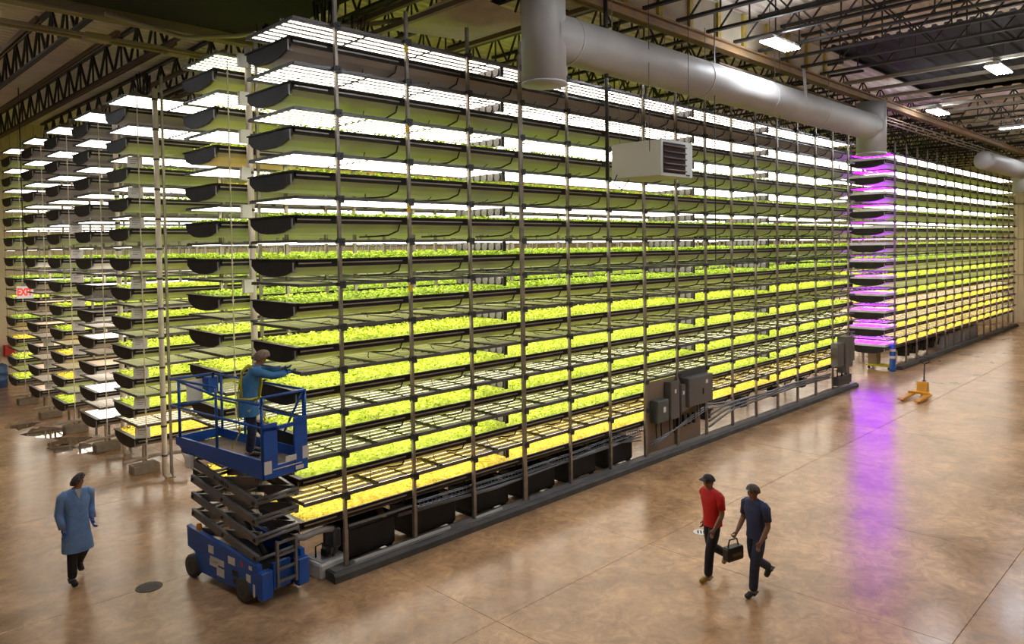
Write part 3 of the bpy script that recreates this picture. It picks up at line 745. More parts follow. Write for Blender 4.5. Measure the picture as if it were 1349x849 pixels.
for (x, z, w, h_) in ((-.34, PB + .18, .13, .20), (.36, PB + .28, .12, .20), (.08, PB + .24, .20, .09), (.24, PB + .06, .15, .06)):
    MB().box(x - w / 2, x + w / 2, YA - .038, YA - .03, z - h_ / 2, z + h_ / 2).obj('decal', 'sticker', lf)
cb = MB().cbox((.30, YB + .16, RT - .18), (.22, .16, .30), 0, .02).obj('control_box', 'blue paint', lf)
MB().tube([(.30, YB + .10, RT - .06), (.30, YB + .06, RT + .06)], .02, 8).obj('joystick', 'black plastic', cb)
MB().box(-.12, .18, YB + .24, YB + .26, RM + .04, RT - .06).obj('manual_case', 'card', lf)
MB().cbox((-.40, .98, 1.98), (.10, .22, .22), 0, .02).obj('manual_pouch', 'sheet white', lf)
# ------------------------------------------------------------------ people
def skin(name, nodes, edges, root, mat, parent=None, sub=2):
    names = list(nodes); idx = {n: i for i, n in enumerate(names)}
    me = bpy.data.meshes.new(name); me.from_pydata([nodes[n][0] for n in names], [(idx[a], idx[b]) for a, b in edges], [])
    me.materials.append(MATS[mat])
    o = bpy.data.objects.new(name, me); COL.objects.link(o)
    md = o.modifiers.new('Skin', 'SKIN'); md.use_smooth_shade = True; md.branch_smoothing = .6
    if not me.skin_vertices: me.attributes.new('skin', 'FLOAT', 'POINT')
    sk = me.skin_vertices[0].data
    for n in names:
        r = nodes[n][1]; r = r if isinstance(r, tuple) else (r, r); g = 1.0 if (len(n) > 2 and n[1] == 'f' and n[2].isdigit()) else 1.14; sk[idx[n]].radius = (r[0] * g, r[1] * g)
        sk[idx[n]].use_root = (n == root)
    ms = o.modifiers.new('Subdivision', 'SUBSURF'); ms.levels = sub; ms.render_levels = sub
    if parent: o.parent = parent
    return o
def hand_nodes(N, E, p, side, wrist, elbow, curl=.5, thumb=(0, 0, 0), spread=None, grow=1.0):
    w = Vector(wrist); d = (w - Vector(elbow)).normalized()
    s = Vector(spread) if spread else Vector((1, 0, 0))
    s = (s - d * s.dot(d)).normalized(); n = d.cross(s)
    palm = w + d * .055
    N[p + 'palm'] = (palm, (.034 * grow, .022 * grow)); E.append((p + 'wrist', p + 'palm'))
    L = [.070, .080, .074, .058]
    for i in range(4):
        b = palm + d * .035 + s * (.027 - .018 * i); N[f'{p}f{i}a'] = (b, .0095 * grow); E.append((p + 'palm', f'{p}f{i}a'))
        c1, c2 = curl, curl * 2.0
        m = b + (d * math.cos(c1) + n * math.sin(c1) * side) * L[i] * .55; t = m + (d * math.cos(c2) + n * math.sin(c2) * side) * L[i] * .5
        N[f'{p}f{i}b'] = (m, .0088 * grow); N[f'{p}f{i}c'] = (t, .0078 * grow); E += [(f'{p}f{i}a', f'{p}f{i}b'), (f'{p}f{i}b', f'{p}f{i}c')]
    b = w + d * .03 + s * .034; m = b + (d * .6 + s * .6 + n * .3 * side) * .045; t = m + (d * .9 + n * .35 * side) * .032
    N[p + 'ta'] = (b, .012 * grow); N[p + 'tb'] = (m, .0105 * grow); N[p + 'tc'] = (t, .009 * grow)
    E += [(p + 'palm', p + 'ta'), (p + 'ta', p + 'tb'), (p + 'tb', p + 'tc')]
def person(loc, heading, label, J, skinmat, outfit, headturn=0.0, headtilt=0.0, scale=1.0):
    """J: joints in a local frame, +y forward, +x the person's right. outfit: dict of clothing."""
    N = {}; E = []
    V = lambda k: Vector(J[k])
    N['pelvis'] = (V('pelvis'), (.13, .10)); N['waist'] = (V('pelvis').lerp(V('chest'), .45), (.125, .09)); N['chest'] = (V('chest'), (.15, .105))
    N['upper'] = (V('chest').lerp(V('neck'), .5), (.085, .062)); N['neck'] = (V('neck'), .052)
    hd = V('head'); upv = (hd - V('neck')).normalized()
    fwd = Vector((math.sin(headturn), math.cos(headturn), headtilt)).normalized()
    N['jaw'] = (V('neck').lerp(hd, .5) + fwd * .022, (.060, .064)); N['skull'] = (hd, (.080, .094)); N['crown'] = (hd + upv * .07 - fwd * .01, (.064, .074))
    N['nose'] = (hd + fwd * .092 - upv * .028, .011); E += [('pelvis', 'waist'), ('waist', 'chest'), ('chest', 'upper'), ('upper', 'neck'), ('neck', 'jaw'), ('jaw', 'skull'), ('skull', 'crown'), ('skull', 'nose')]
    sx = fwd.cross(upv).normalized()
    for s, q in ((1, 'r'), (-1, 'l')):
        N[q + 'ear'] = (hd + sx * .082 * s - upv * .02 - fwd * .01, .013); E.append(('skull', q + 'ear'))
        N[q + 'sho'] = (V(q + 'sho'), .048); N[q + 'elb'] = (V(q + 'elb'), .040); N[q + 'farm'] = (V(q + 'elb').lerp(V(q + 'wri'), .35), .040); N[q + 'wrist'] = (V(q + 'wri'), .026)
        E += [('upper', q + 'sho'), (q + 'sho', q + 'elb'), (q + 'elb', q + 'farm'), (q + 'farm', q + 'wrist')]
        hand_nodes(N, E, q, s * J.get('curlside', 1), J[q + 'wri'], J[q + 'elb'], J.get(q + 'curl', .45), spread=J.get(q + 'spread'))
        N[q + 'hip'] = (V(q + 'hip'), .088); N[q + 'kne'] = (V(q + 'kne'), .056); N[q + 'calf'] = (V(q + 'kne').lerp(V(q + 'ank'), .35), .052); N[q + 'ank'] = (V(q + 'ank'), .036); N[q + 'toe'] = (V(q + 'toe'), .032)
        E += [('pelvis', q + 'hip'), (q + 'hip', q + 'kne'), (q + 'kne', q + 'calf'), (q + 'calf', q + 'ank'), (q + 'ank', q + 'toe')]
    body = skin('person', N, E, 'pelvis', skinmat); body.location = loc; body.rotation_euler = (0, 0, heading); body.scale = (scale,) * 3
    tag(body, label, 'person')
    # face
    for s in (1, -1):
        MB().lathe([(.001, -.011), (.008, -.008), (.011, 0), (.008, .008), (.001, .011)], tuple(hd + fwd * .078 + sx * .032 * s), 8).obj('eye', 'eye', body, True)
    m = MB(); c = hd + fwd * .083 - upv * .066; m.tube([c - sx * .024 - fwd * .006, c, c + sx * .024 - fwd * .006], .006, 6); m.obj('mouth', 'lip', body, True)
    # hair / net / cap
    if 'hair' in outfit:
        mt, k, low, nm = outfit['hair']
        m = MB(); n1, n2 = 14, 7; vs = []; fs = []
        for i in range(n2 + 1):
            ph = (PI / 2) * (1 - i / n2 * low)
            for j in range(n1):
                th = 2 * PI * j / n1
                drop = 1.0
                d_ = (sx * math.cos(th) * math.cos(ph) * .100 + fwd * math.sin(th) * math.cos(ph) * .112 + upv * math.sin(ph) * .115) * k
                if math.sin(th) > .2 and ph < .35: d_ = d_ + upv * (.35 - ph) * .11 * math.sin(th)
                vs.append(hd + upv * .018 - fwd * .012 + d_)
        for i in range(n2):
            for j in range(n1): fs.append((i * n1 + j, i * n1 + (j + 1) % n1, (i + 1) * n1 + (j + 1) % n1, (i + 1) * n1 + j))
        m.add(vs, fs).obj(nm, mt, body, True)
    if 'brim' in outfit:
        c = hd + upv * .055 + fwd * .07
        MB().add([c - sx * .07, c + sx * .07, c + sx * .055 + fwd * .085 - upv * .015, c - sx * .055 + fwd * .085 - upv * .015,
                  c - sx * .07 + upv * .012, c + sx * .07 + upv * .012, c + sx * .055 + fwd * .085 - upv * .003, c - sx * .055 + fwd * .085 - upv * .003],
                 [(0, 1, 2, 3), (7, 6, 5, 4), (0, 4, 5, 1), (1, 5, 6, 2), (2, 6, 7, 3), (3, 7, 4, 0)]).obj('brim', outfit['brim'], body)
    # trousers
    T = {'pelvis': (V('pelvis') + Vector((0, 0, .03)), (.148, .118)), 'belt': (V('pelvis') + Vector((0, 0, .12)), (.14, .105))}; TE = [('pelvis', 'belt')]
    for q in 'rl':
        T[q + 'hip'] = (V(q + 'hip'), .102); T[q + 'th'] = (V(q + 'hip').lerp(V(q + 'kne'), .5), .088); T[q + 'kne'] = (V(q + 'kne'), .072); T[q + 'ca'] = (V(q + 'kne').lerp(V(q + 'ank'), .5), .069); T[q + 'an'] = (V(q + 'kne').lerp(V(q + 'ank'), 1.02), .064)
        TE += [('pelvis', q + 'hip'), (q + 'hip', q + 'th'), (q + 'th', q + 'kne'), (q + 'kne', q + 'ca'), (q + 'ca', q + 'an')]
    skin('trousers', T, TE, 'pelvis', outfit['trousers'], body)
    for q in 'rl':
        a, t = V(q + 'ank'), V(q + 'toe'); dv = (t - a); dv.z = 0; dv.normalize()
        lift = (t.z - .03)
        skin('shoe', {'heel': (a - dv * .03 - Vector((0, 0, .035)), (.046, .046)), 'ank': (a + Vector((0, 0, .02)), .050), 'mid': (a.lerp(t, .5) + Vector((0, 0, -.005)), (.046, .042)), 'toe': (t + dv * .02, (.046, .036))},
             [('heel', 'ank'), ('ank', 'mid'), ('mid', 'toe')], 'ank', outfit['shoes'], body)
    # shirt or coat
    sh = outfit['top']; k = sh.get('loose', 1.0); m = MB(); n = 22
    P_, C_, K_ = V('pelvis'), V('chest'), V('neck'); sz = (V('rsho') + V('lsho')) / 2
    rings = [(P_ + Vector((0, dy, dz)), rx, ry) for dz, rx, ry, dy in reversed(sh['skirt'])]
    rings += [(P_.lerp(C_, .5), .152 * k, .118 * k), (C_, .182 * k, .128 * k), (sz + Vector((0, 0, -.05)), .208, .112 * k), (sz + Vector((0, 0, .012)), .212, .100),
              (sz.lerp(K_, .42) + Vector((0, 0, .026)), .160, .086), (sz.lerp(K_, .75) + Vector((0, 0, .014)), .092, .072), (K_ + Vector((0, 0, .012)), .060, .060)]
    vs = []; fs = []; rw = random.Random(len(rings) * 7)
    for q, (c, rx, ry) in enumerate(rings):
        for a in range(n):
            t = 2 * PI * a / n; w = 1 + (.035 * math.sin(5 * t + q) if q < len(rings) - 6 else .012 * math.sin(4 * t + 2 * q))
            vs.append(c + Vector((rx * w * math.copysign(abs(math.cos(t)) ** .85, math.cos(t)), ry * w * math.copysign(abs(math.sin(t)) ** .85, math.sin(t)), 0)))
    for q in range(len(rings) - 1):
        for a in range(n): fs.append((q * n + a, q * n + (a + 1) % n, (q + 1) * n + (a + 1) % n, (q + 1) * n + a))
    m.add(vs, fs)
    for q in 'rl':
        so, el, wr = V(q + 'sho'), V(q + 'elb'), V(q + 'wri')
        pts = [sz.lerp(so, .45) + Vector((0, 0, -.02)), sz.lerp(so, .85) + Vector((0, 0, -.01)), so.lerp(el, .12)]; rs = [.072, .078 * k, .074 * k]
        for t in sh['sleeve']:
            pts.append(so.lerp(el, t) if t <= 1 else el.lerp(wr, t - 1)); rs.append((.068 - .009 * t) * k)
        m.tube(pts, rs, 14)
    top = m.obj(sh['name'], sh['mat'], body, True)
    if 'gloves' in outfit:
        for s, q in ((1, 'r'), (-1, 'l')):
            G = {q + 'wrist': (V(q + 'wri').lerp(V(q + 'elb'), .12), .036), }; GE = []
            hand_nodes(G, GE, q, s * J.get('curlside', 1), J[q + 'wri'], J[q + 'elb'], J.get(q + 'curl', .45), spread=J.get(q + 'spread'), grow=1.28)
            skin('glove', G, GE, q + 'wrist', outfit['gloves'], body)
    return body
hd = lambda x, y: math.atan2(y, x) - PI / 2      # heading so that local +y points along (x, y)
COAT = dict(name='lab_coat', mat='coat blue', loose=1.12, sleeve=(.35, .7, 1.0, 1.4, 1.85), skirt=((.0, .19, .145, 0), (-.18, .21, .165, 0), (-.30, .225, .175, 0), (-.44, .235, .185, 0)))
walker = person((-3.33, 3.10, 0), hd(.10, -1), 'person in a blue lab coat and hair net walking, looking up', dict(
    pelvis=(0, 0, .98), chest=(0, .02, 1.36), neck=(0, .04, 1.56), head=(-.01, .09, 1.69),
    rsho=(.20, .01, 1.47), relb=(.25, -.02, 1.17), rwri=(.23, .10, .93), rspread=(-.3, 1, 0), rcurl=.9,
    lsho=(-.20, .02, 1.47), lelb=(-.255, -.10, 1.20), lwri=(-.22, .06, .98), lspread=(.3, 1, 0), lcurl=.7,
    rhip=(.095, .0, .94), rkne=(.10, .06, .52), rank=(.10, .04, .09), rtoe=(.11, .19, .035),
    lhip=(-.095, .0, .94), lkne=(-.13, -.02, .54), lank=(-.15, -.38, .20), ltoe=(-.15, -.26, .07)), 'skin tan',
    dict(hair=('hair dark', 1.04, 1.25, 'hair_net'), trousers='trouser dark', shoes='boot black', gloves='glove blue', top=COAT), headturn=-.75 * -1 * -1 if False else -.9, headtilt=.28, scale=1.04)
MB().add([(-.050, .105, 1.555), (.045, .105, 1.555), (0, .150, 1.40), (-.05, .09, 1.545), (.045, .09, 1.545), (0, .13, 1.39)], [(0, 2, 1), (3, 4, 5), (0, 3, 5, 2), (2, 5, 4, 1)]).obj('shirt_front', 'shirt white', walker)
for i in range(5): MB().lathe([(.011, .0), (.011, .006)], (0.0, .155 - .006 * abs(i - 1), 1.34 - .14 * i), 8, 0, 'y').obj('button', 'coat teal', walker)
for sx_ in (-1, 1): MB().add([(sx_ * .01, .150, 1.42), (sx_ * .055, .115, 1.56), (sx_ * .10, .115, 1.53), (sx_ * .05, .158, 1.40)], [(0, 1, 2, 3)]).obj('lapel', 'coat blue', walker)
TEAL = dict(name='work_coat', mat='coat teal', loose=1.10, sleeve=(.35, .7, 1.0, 1.4, 1.85), skirt=((.02, .185, .15, 0), (-.16, .20, .165, 0), (-.26, .205, .17, 0)))
lifter = person((-1.33, .72, 2.20), hd(.93, -.36), 'person in a teal coat and yellow harness reaching from the lift platform', dict(
    pelvis=(0, -.02, .95), chest=(0, .05, 1.31), neck=(0, .13, 1.50), head=(.0, .21, 1.63),
    rsho=(.19, .10, 1.42), relb=(.20, .36, 1.34), rwri=(.12, .60, 1.36), rspread=(-1, 0, .3), rcurl=.35,
    lsho=(-.19, .09, 1.42), lelb=(-.22, .34, 1.36), lwri=(-.12, .56, 1.40), lspread=(1, 0, .3), lcurl=.35,
    rhip=(.095, -.02, .91), rkne=(.11, .03, .50), rank=(.12, -.02, .09), rtoe=(.13, .13, .035),
    lhip=(-.095, -.02, .91), lkne=(-.12, .04, .50), lank=(-.14, .02, .09), ltoe=(-.15, .17, .035)), 'skin tan',
    dict(hair=('hair net', 1.12, 1.45, 'hair_net'), trousers='jeans', shoes='boot black', gloves='glove blue', top=TEAL), headtilt=-.25)
hm = MB()
for s in (1, -1):
    hm.tube([(s * .13, -.12, 1.02), (s * .10, -.13, 1.22), (s * -.06 , -.10, 1.42), (s * -.10, .0, 1.51), (s * -.11, .16, 1.42), (s * -.10, .19, 1.2), (s * -.16, .14, .96)], .018, 6)
hm.tube([(-.20, 0, .98), (-.12, .16, .99), (.12, .16, .99), (.20, 0, .98), (.12, -.17, .99), (-.12, -.17, .99), (-.20, 0, .98)], .02, 6)
for s in (1, -1): hm.tube([(s * .13, .1, .96), (s * .20, -.02, .78), (s * .12, -.14, .88)], .016, 6)
hm.tube([(0, -.14, 1.3), (.05, -.2, .9), (.1, -.16, .45), (.2, -.3, .2)], .012, 6)
hm.obj('safety_harness', 'harness', lifter, True)
TEE = lambda mat, nm: dict(name=nm, mat=mat, loose=1.05, sleeve=(.35, .75), skirt=((.04, .165, .13, 0), (-.06, .168, .135, 0)))
WALK = dict(pelvis=(0, 0, .95), chest=(0, .03, 1.34), neck=(0, .05, 1.51), head=(0, .08, 1.635),
    rsho=(.20, .02, 1.43), relb=(.25, -.12, 1.15), rwri=(.23, -.06, .90), rspread=(-.3, 1, 0),
    lsho=(-.20, .02, 1.43), lelb=(-.25, .02, 1.14), lwri=(-.24, .18, .92), lspread=(.3, 1, 0),
    rhip=(.095, 0, .91), rkne=(.10, -.04, .50), rank=(.10, -.42, .26), rtoe=(.10, -.34, .11),
    lhip=(-.095, 0, .91), lkne=(-.10, .16, .51), lank=(-.10, .20, .09), ltoe=(-.10, .35, .035))
redm = dict(WALK); redm.update(rsho=(.20, .02, 1.43), relb=(.23, -.10, 1.15), rwri=(.22, -.02, .91))
person((4.22, -4.62, 0), hd(-1, .30), 'person in a red T-shirt walking across the concrete floor', redm, 'skin',
       dict(hair=('cap dark', 1.02, 1.0, 'cap'), brim='cap dark', trousers='trouser dark', shoes='boot tan', top=TEE('shirt red', 't_shirt')))
nav = dict(WALK); nav.update(relb=(.25, .02, 1.14), rwri=(.21, .22, .95), rcurl=1.2)
person((4.24, -5.40, 0), hd(-1, .25), 'person in a navy shirt and cap walking with a black bag', nav, 'skin',
       dict(hair=('hair dark', 1.05, 1.15, 'hair_net'), trousers='jeans', shoes='boot black', top=TEE('shirt navy', 'work_shirt')))
bag = empty('tool_bag', (3.86, -5.20 - .42, .62), hd(-1, -.10)); tag(bag, 'small black bag held by the person in navy', 'bag')
bag.location = (3.985, -5.125, .52); bag.rotation_euler = (0, 0, hd(-1, .25))
MB().cbox((0, 0, .11), (.16, .36, .22), 0, .03).obj('pouch', 'black plastic', bag)
MB().tube([(0, -.12, .21), (0, -.08, .33), (0, .08, .33), (0, .12, .21)], .012, 6).obj('handle', 'black plastic', bag)
MB().box(-.083, -.078, -.1, .1, .08, .13).obj('pocket_trim', 'strut brown', bag)
# ------------------------------------------------------------------ pallet jack
pj = empty('pallet_jack', (22.2, -2.55, 0), 0.0); tag(pj, 'yellow pallet jack with black handle on the purple lit floor', 'pallet jack')
for s in (-1, 1):
    MB().prism([(-1.30, .09), (-1.18, .125), (.1, .13), (.1, .07), (-1.18, .05), (-1.30, .06)], 'y', s * .27 - .09, s * .27 + .09).obj('fork', 'yellow paint', pj)
    MB().lathe([(.04, -.04), (.04, .04)], (-1.05, s * .27, .04), 10, 0, 'y').obj('roller', 'black plastic', pj)
MB().prism([(-.12, -.36), (.30, -.20), (.42, -.10), (.42, .10), (.30, .20), (-.12, .36)], 'z', .12, .20).prism([(.1, .12), (.42, .12), (.36, .52), (.22, .52)], 'y', -.17, .17).obj('body', 'yellow paint', pj)
MB().tube([(.38, 0, .2), (.42, 0, .55)], .06, 10).obj('pump', 'black plastic', pj, True)
for s in (-1, 1): MB().lathe([(.09, -.025), (.09, .025)], (.42, s * .07, .09), 14, 0, 'y').obj('wheel', 'black plastic', pj)
m = MB().tube([(.42, 0, .5), (.46, 0, 1.15)], .022, 8).tube([(.46, -.02, 1.15), (.46, -.16, 1.22), (.46, -.14, 1.36), (.46, 0, 1.40), (.46, .14, 1.36), (.46, .16, 1.22), (.46, .02, 1.15)], .018, 8)
m.obj('handle', 'black plastic', pj, True)
# ------------------------------------------------------------------ floor details
mh = empty('manhole_cover', (-2.56, 1.99, 0)); tag(mh, 'round rusty drain cover set in the floor left of the lift', 'drain cover')
MB().lathe([(.21, .0), (.21, .006), (.20, .010), (.0005, .010)], n=24).obj('cover', 'iron', mh)
for i in range(5): MB().box(-.14, .14, -.11 + .05 * i, -.09 + .05 * i, .010, .013).obj('slot', 'black plastic', mh)
fd = empty('floor_decal', (5.80, -3.45, 0), .6); tag(fd, 'round white floor decal with dark bars beside the person in red', 'decal')
MB().lathe([(.15, .001), (.15, .003), (.0005, .003)], n=24).obj('disc', 'sheet white', fd)
for i in range(3): MB().box(-.08, .08, -.07 + .055 * i, -.04 + .055 * i, .003, .0045).obj('bar_mark', 'lift dark', fd)
rp = random.Random(11)
for i, (x, y, a, b) in enumerate(((-1.0, 15.6, .55, 1.1), (-.75, 13.9, .5, .7), (-.6, 12.4, .42, .9), (-1.3, 17.4, .5, .8), (-1.2, 13.2, .35, .6))):
    vs = [(x + (a * rp.uniform(.6, 1.2)) * math.cos(t * PI / 9), y + (b * rp.uniform(.6, 1.2)) * math.sin(t * PI / 9), .003) for t in range(18)]
    o = MB().add(vs, [tuple(range(18))]).obj('water_puddle', 'water'); tag(o, ['largest puddle on the floor near the fifth rack end', 'narrow puddle between the fourth and fifth rack ends', 'puddle by the fourth rack block', 'puddle near the sixth rack end', 'small puddle left of the fourth rack'][i], 'puddle', 'puddles by the rack ends')
# barrel and boxes by the back wall
br = empty('water_barrel', (-.35, 26.3, 0)); tag(br, 'blue barrel by the cream wall at the far left', 'barrel')
MB().lathe([(.30, 0), (.34, .04), (.34, .3), (.36, .33), (.34, .36), (.34, .6), (.36, .63), (.34, .66), (.34, .9), (.28, .96)], n=18).obj('drum', 'barrel blue', br, True)
MB().lathe([(.05, .96), (.05, 1.0)], (.15, 0, 0), 10).obj('bung', 'black plastic', br)
tag(MB().cbox((.35, 27.83, 1.35), (.4, .3, .5), 0, .03).obj('fire_box', 'red paint'), 'red box fixed to the cream wall beside the last rack', 'box')
tag(MB().cbox((-.6, 27.83, 1.45), (.5, .3, .6), 0, .03).obj('orange_box', 'amber'), 'orange box on the wall above the blue barrel', 'box')
# ------------------------------------------------------------------ exit sign on its pole
ex = empty('exit_sign', (-.8, 18.78, 4.08), math.radians(-42)); tag(ex, 'white exit sign with red letters hanging on a thin black pole', 'sign')
MB().box(-.27, .27, -.02, .02, 0, .42).obj('plate', 'exit panel', ex)
MB().prism([(-.12, .42), (.12, .42), (.04, .52), (-.04, .52)], 'y', -.04, .04).obj('canopy', 'exit white', ex)
MB().tube([(0, 0, .5), (0, 0, 7.2)], .018, 6).obj('pole', 'cable', ex)
tx = bpy.data.curves.new('letters', 'FONT'); tx.body = 'EXIT'; tx.size = .34; tx.align_x = 'CENTER'; tx.align_y = 'CENTER'; tx.extrude = .006; tx.offset = .012
tx.materials.append(MATS['exit letters']); tmp = bpy.data.objects.new('tmp', tx); tme = bpy.data.meshes.new_from_object(tmp); bpy.data.objects.remove(tmp); to = link('letters', tme, ex); to.location = (0, -.026, .21); to.rotation_euler = (PI / 2, 0, 0); to.scale = (.72, 1, 1)
for s in (-1, 1): MB().add([(s * .255, -.024, .21), (s * .225, -.024, .235), (s * .225, -.024, .185)], [(0, 1, 2)]).obj('chevron', 'exit red', ex)
# ------------------------------------------------------------------ ducts, heater, ceiling lamps
du = empty('ventilation_duct', (3.03, -2.0, 9.4)); tag(du, 'big grey round duct hanging along the top of the nearest rack', 'duct')
MB().tube([(0, 0, 0), (15.9, 0, 0)], .425, 32, 0, False).obj('main_run', 'duct', du, True)
for x in (.62, 5.2, 8.4, 11.6): MB().tube([(x, 0, 0), (x + .05, 0, 0)], .433, 32, 0).obj('joint_band', 'duct', du, True)
MB().tube([(0, 0, -.86), (0, 0, 1.6)], .40, 32, 0).obj('drop', 'duct', du, True); MB().tube([(0, 0, -.90), (0, 0, -.86)], .41, 32).obj('drop_rim', 'duct', du, True)
MB().tube([(15.95, 0, -.85), (15.95, 0, .80)], .46, 32, 0).obj('drop', 'duct', du, True); MB().tube([(15.95, 0, -.93), (15.95, 0, -.85)], .47, 32).obj('drop_rim', 'duct', du, True)
for x in (2.0, 5.5, 9.0, 12.5): MB().tube([(x, 0, .4), (x, 0, 1.2)], .012, 6).obj('hanger', 'steel', du)
d2 = empty('ventilation_duct', (33.0, -2.0, 9.35)); tag(d2, 'smaller looking grey duct end high beyond the gap', 'duct')
MB().tube([(0, 0, 0), (.4, 0, 0), (14, 0, 0)], [.36, .45, .45], 28).obj('main_run', 'duct', d2, True); MB().tube([(8.3, 0, .6), (8.3, 0, -1.2)], .45, 24).obj('drop', 'duct', d2, True)
sk_ = MB().add([(12.9, -2.35, 10.3), (13.2, -2.32, 10.3), (13.05, -2.45, 9.3), (12.95, -2.4, 9.5), (12.9, -2.37, 10.3), (13.2, -2.30, 10.3)], [(0, 1, 2), (0, 2, 3), (5, 4, 3), (5, 3, 2)])
tag(sk_.obj('torn_sheet', 'duct'), 'pale torn strip hanging in front of the duct', 'strip')
hb = empty('unit_heater', (7.30, -1.34, 7.5)); tag(hb, 'cream box heater with red louvers hanging before the rack', 'heater')
MB().cbox((0, 0, 0), (1.24, 1.30, .78), 0, .015).obj('casing', 'heater cream', hb)
f = MB(); f.box(-.62, .62, -.68, -.65, -.39, .39); f.obj('face', 'heater face', hb)
MB().box(-.55, .32, -.69, -.68, -.33, .33).obj('opening', 'louver dark', hb)
for i in range(5): MB().bar((-.55, -.705, -.26 + .13 * i), (.32, -.705, -.26 + .13 * i), .06, .02, 0, (0, -.6, 1)).obj('louver', 'louver', hb)
MB().box(.36, .50, -.69, -.68, -.36, -.33).obj('badge', 'lift dark', hb)
for x, y in ((-.5, -.05), (.5, -.05), (-.5, .5), (.5, .5)): MB().tube([(x, y, .39), (x, y, 3.97)], .008, 5).obj('hanger', 'steel', hb)
MB().tube([(-.62, .5, -.3), (-.75, .5, -.5), (-.5, .45, -.62), (-.3, .4, -.4)], .014, 6).obj('cord', 'cable', hb, True)
tag(MB().tube([(4.83, -2.0, 6.9), (4.83, -2.0, 11.0)], .035, 10).tube([(4.83, -2, 8.9), (4.83, -2, 11)], .045, 10).obj('support_pole', 'cable', None, True), 'black hanging pole left of the box heater', 'pole')
for i, (x, y, z0) in enumerate(((5.7, -2.4, 7.5), (8.6, -2.2, 5.2), (12.1, -2.1, 8.1), (7.0, -2.5, 7.8))):
    tag(MB().tube([(x, y, z0), (x, y, 11.0)], .008 if i != 1 else .014, 5).obj('hanging_rod', 'cable'), ['thin rod hanging left of the heater', 'long dark rod hanging right of the heater', 'thin rod hanging before the duct', 'thin rod hanging over the heater'][i], 'rod', 'rods hanging before the duct')
def bay_lamp(x, y, z, L, Wd, n, label, rz=0.0):
    o = empty('ceiling_lamp', (x, y, z), rz); tag(o, label, 'lamp', 'ceiling lamps')
    MB().prism([(-Wd * .42, 0), (Wd * .42, 0), (Wd * .32, .10), (-Wd * .32, .10)], 'x', -L / 2, L / 2).obj('housing', 'lamp white', o)
    for i in range(n):
        yy = -Wd / 2 + Wd * (i + .5) / n
        MB().tube([(-L / 2 + .05, yy, -.012), (L / 2 - .05, yy, -.012)], .026, 8).obj('tube', 'bay lamp glow', o, True)
    for s in (-1, 1): MB().tube([(s * L * .4, 0, .1), (s * L * .4, 0, .9)], .006, 4).obj('hanger', 'cable', o)
bay_lamp(10.13, -3.05, 10.3, 1.35, .42, 5, 'bright ceiling lamp above the duct, nearest of the lamps in view')
bay_lamp(17.1, -5.98, 10.3, 1.40, .42, 5, 'bright ceiling lamp at the upper right, farthest from the duct')
bay_lamp(23.3, -2.8, 10.3, 1.5, .42, 5, 'ceiling lamp right above the far end of the duct')
bay_lamp(29.9, -4.6, 10.3, 2.6, .18, 2, 'long thin ceiling lamp before the far block', PI / 2)
bay_lamp(38.5, -4.0, 10.2, 2.0, .18, 2, 'long thin ceiling lamp beside the far duct end', PI / 2)
for (x, y, w) in ((3.2, -6.0, 'over the floor near the camera'), (10.1, -9.0, 'over the open floor on the right'), (17.1, -11.5, 'far right over the open floor'), (-3.8, -3.0, 'over the floor before the lift'), (-6.0, 6.5, 'over the floor left of the lift'), (-5.0, 14.0, 'over the wet floor at the left'), (25.5, -8.5, 'over the floor by the pallet jack'), (36, -9, 'over the far floor')):  # lamps added outside the view to brighten the floor
    bay_lamp(x, y, 10.25, 1.4, .42, 5, 'added unseen ceiling lamp ' + w)
# ------------------------------------------------------------------ overhead struts, pipes, cables and plastic sheet
for i, (x, y0, y1) in enumerate(((-.38, 6.0, 27), (-1.55, 6.0, 27), (.75, 6.0, 20), (1.9, 6.0, 14), (-3.0, 6, 20))):
    m = MB().box(x - .05, x - .03, y0, y1, 10.22, 10.30).box(x + .03, x + .05, y0, y1, 10.22, 10.30).box(x - .05, x + .05, y0, y1, 10.29, 10.31)
    tag(m.obj('ceiling_strut', 'strut brown'), f'brown steel channel strut below the left roof, {ORD[i + 1]} from the big pipe bundle', 'strut', 'struts under the left roof')
for i in range(6):
    y = 6.25 + .11 * i; z = 10.16 + .05 * (i % 3)
    o = MB().tube([(-12, y, z), (-1, y + .02, z + .01 * (i % 2)), (4, y, z), (12, y, z)], .022 + .008 * (i % 2), 6).obj('ceiling_pipe', 'beam beige', None, True)
    tag(o, f'thin beige pipe in the bundle under the left roof, {ORD[i + 1]} from the dark soffit', 'pipe', 'pipe bundle under the left roof')
for i, (x, y) in enumerate(((-1.85, 6.4), (-.15, 6.5), (1.2, 6.5))):
    tag(MB().cbox((x, y, 10.18), (.5, .3, .14), 0, .02).obj('junction_box', 'beam beige'), f'beige junction box on the pipe bundle, {ORD[i + 1]} from the left', 'box', 'boxes on the pipe bundle')
o = MB().tube([(-2.2, 4.6, 10.2), (-.6, 4.9, 10.1), (.2, 4.2, 10.15), (1.2, 3.2, 10.3), (2.2, 2.2, 10.35), (2.6, 1.6, 10.4)], .05, 8).obj('ceiling_pipe', 'beam beige', None, True)
tag(o, 'bent beige pipe crossing below the dark soffit', 'pipe')
rb = random.Random(4)
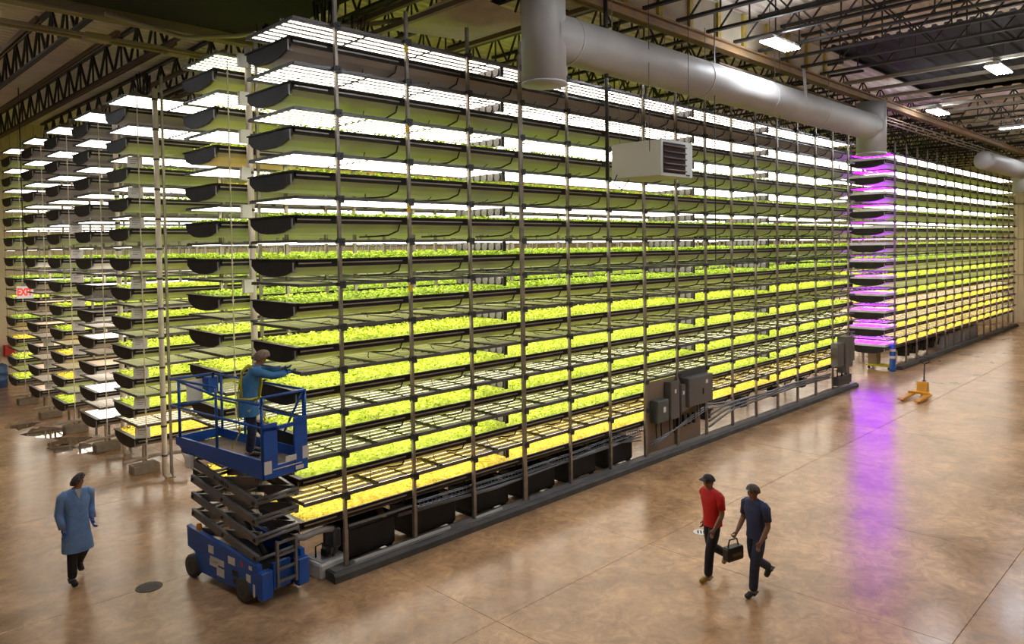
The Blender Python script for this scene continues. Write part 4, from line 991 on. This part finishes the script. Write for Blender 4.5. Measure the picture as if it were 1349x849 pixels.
for b, (x, y, z) in enumerate(((.55, 3.4, 9.95), (1.1, 2.2, 10.25), (2.0, 2.4, 10.2), (.05, 9.3, 9.9))):
    m = MB()
    for q in range(9):
        a = rb.uniform(0, PI); w = rb.uniform(.08, .3); d_ = rb.uniform(.3, .8)
        m.tube([(x - w * math.cos(a), y - w * math.sin(a), z + .3), (x - w * .8 * math.cos(a), y - w * .8 * math.sin(a), z - d_ * .4), (x, y, z - d_ * .6), (x + w * .8 * math.cos(a), y + w * .8 * math.sin(a), z - d_ * .35), (x + w * math.cos(a), y + w * math.sin(a), z + .3)], .012, 5)
    tag(m.obj('cable_coil', 'cable', None, True), ['black cable coil hanging under the soffit near the first light', 'loose black cable loops over the nearest rack end', 'black cable loops right of the dark soffit', 'black cable loop hanging over the third rack'][b], 'cable', 'cable coils under the roof')
def sheet(name, pts, label, nx=8, ny=5, sag=.12):
    a, b, c, d_ = [Vector(p) for p in pts]; vs = []; fs = []
    for i in range(nx + 1):
        for j in range(ny + 1):
            u, v = i / nx, j / ny; p_ = a.lerp(b, u).lerp(d_.lerp(c, u), v); p_.z -= sag * math.sin(PI * u) * math.sin(PI * v) * (1 + .3 * math.sin(9 * u + 5 * v)); vs.append(p_)
    for i in range(nx):
        for j in range(ny): k_ = i * (ny + 1) + j; fs.append((k_, k_ + 1, k_ + ny + 2, k_ + ny + 1))
    tag(MB().add(vs, fs).obj(name, 'plastic sheet', None, True), label, 'sheet')
sheet('plastic_sheet', [(2.4, 2.0, 10.25), (2.3, -.7, 10.35), (4.5, -.4, 10.3), (4.4, 1.5, 10.25)], 'brown plastic sheet slung under the roof left of the duct')
sheet('plastic_sheet', [(3.2, -.9, 10.6), (3.0, -1.6, 10.7), (5.2, -1.6, 10.6), (5.2, -.9, 10.5)], 'small pale plastic sheet behind the vertical duct drop')
for i, (x, z) in enumerate(((2.1, 10.38), (5.0, 10.38), (2.3, 10.12))):
    tag(MB().box(x - .05, x + .05, -1.6, 5.4, z, z + .10).obj('ceiling_strut', 'strut brown'), ['brown roof strut along the near edge of the plastic sheet', 'brown roof strut right of the plastic sheet', 'lowest brown roof strut above the first light'][i], 'strut', 'struts by the plastic sheet')
for i in range(3):
    tag(MB().tube([(8 + i, -1.3 - .12 * i, 10.0 + .06 * i), (30, -1.3 - .12 * i, 10.0 + .06 * i), (52, -1.3 - .12 * i, 10.0 + .06 * i)], .03, 6).obj('ceiling_pipe', 'strut brown', None, True), f'long thin pipe running behind the duct, {ORD[i + 1]} from below', 'pipe', 'pipes behind the duct')
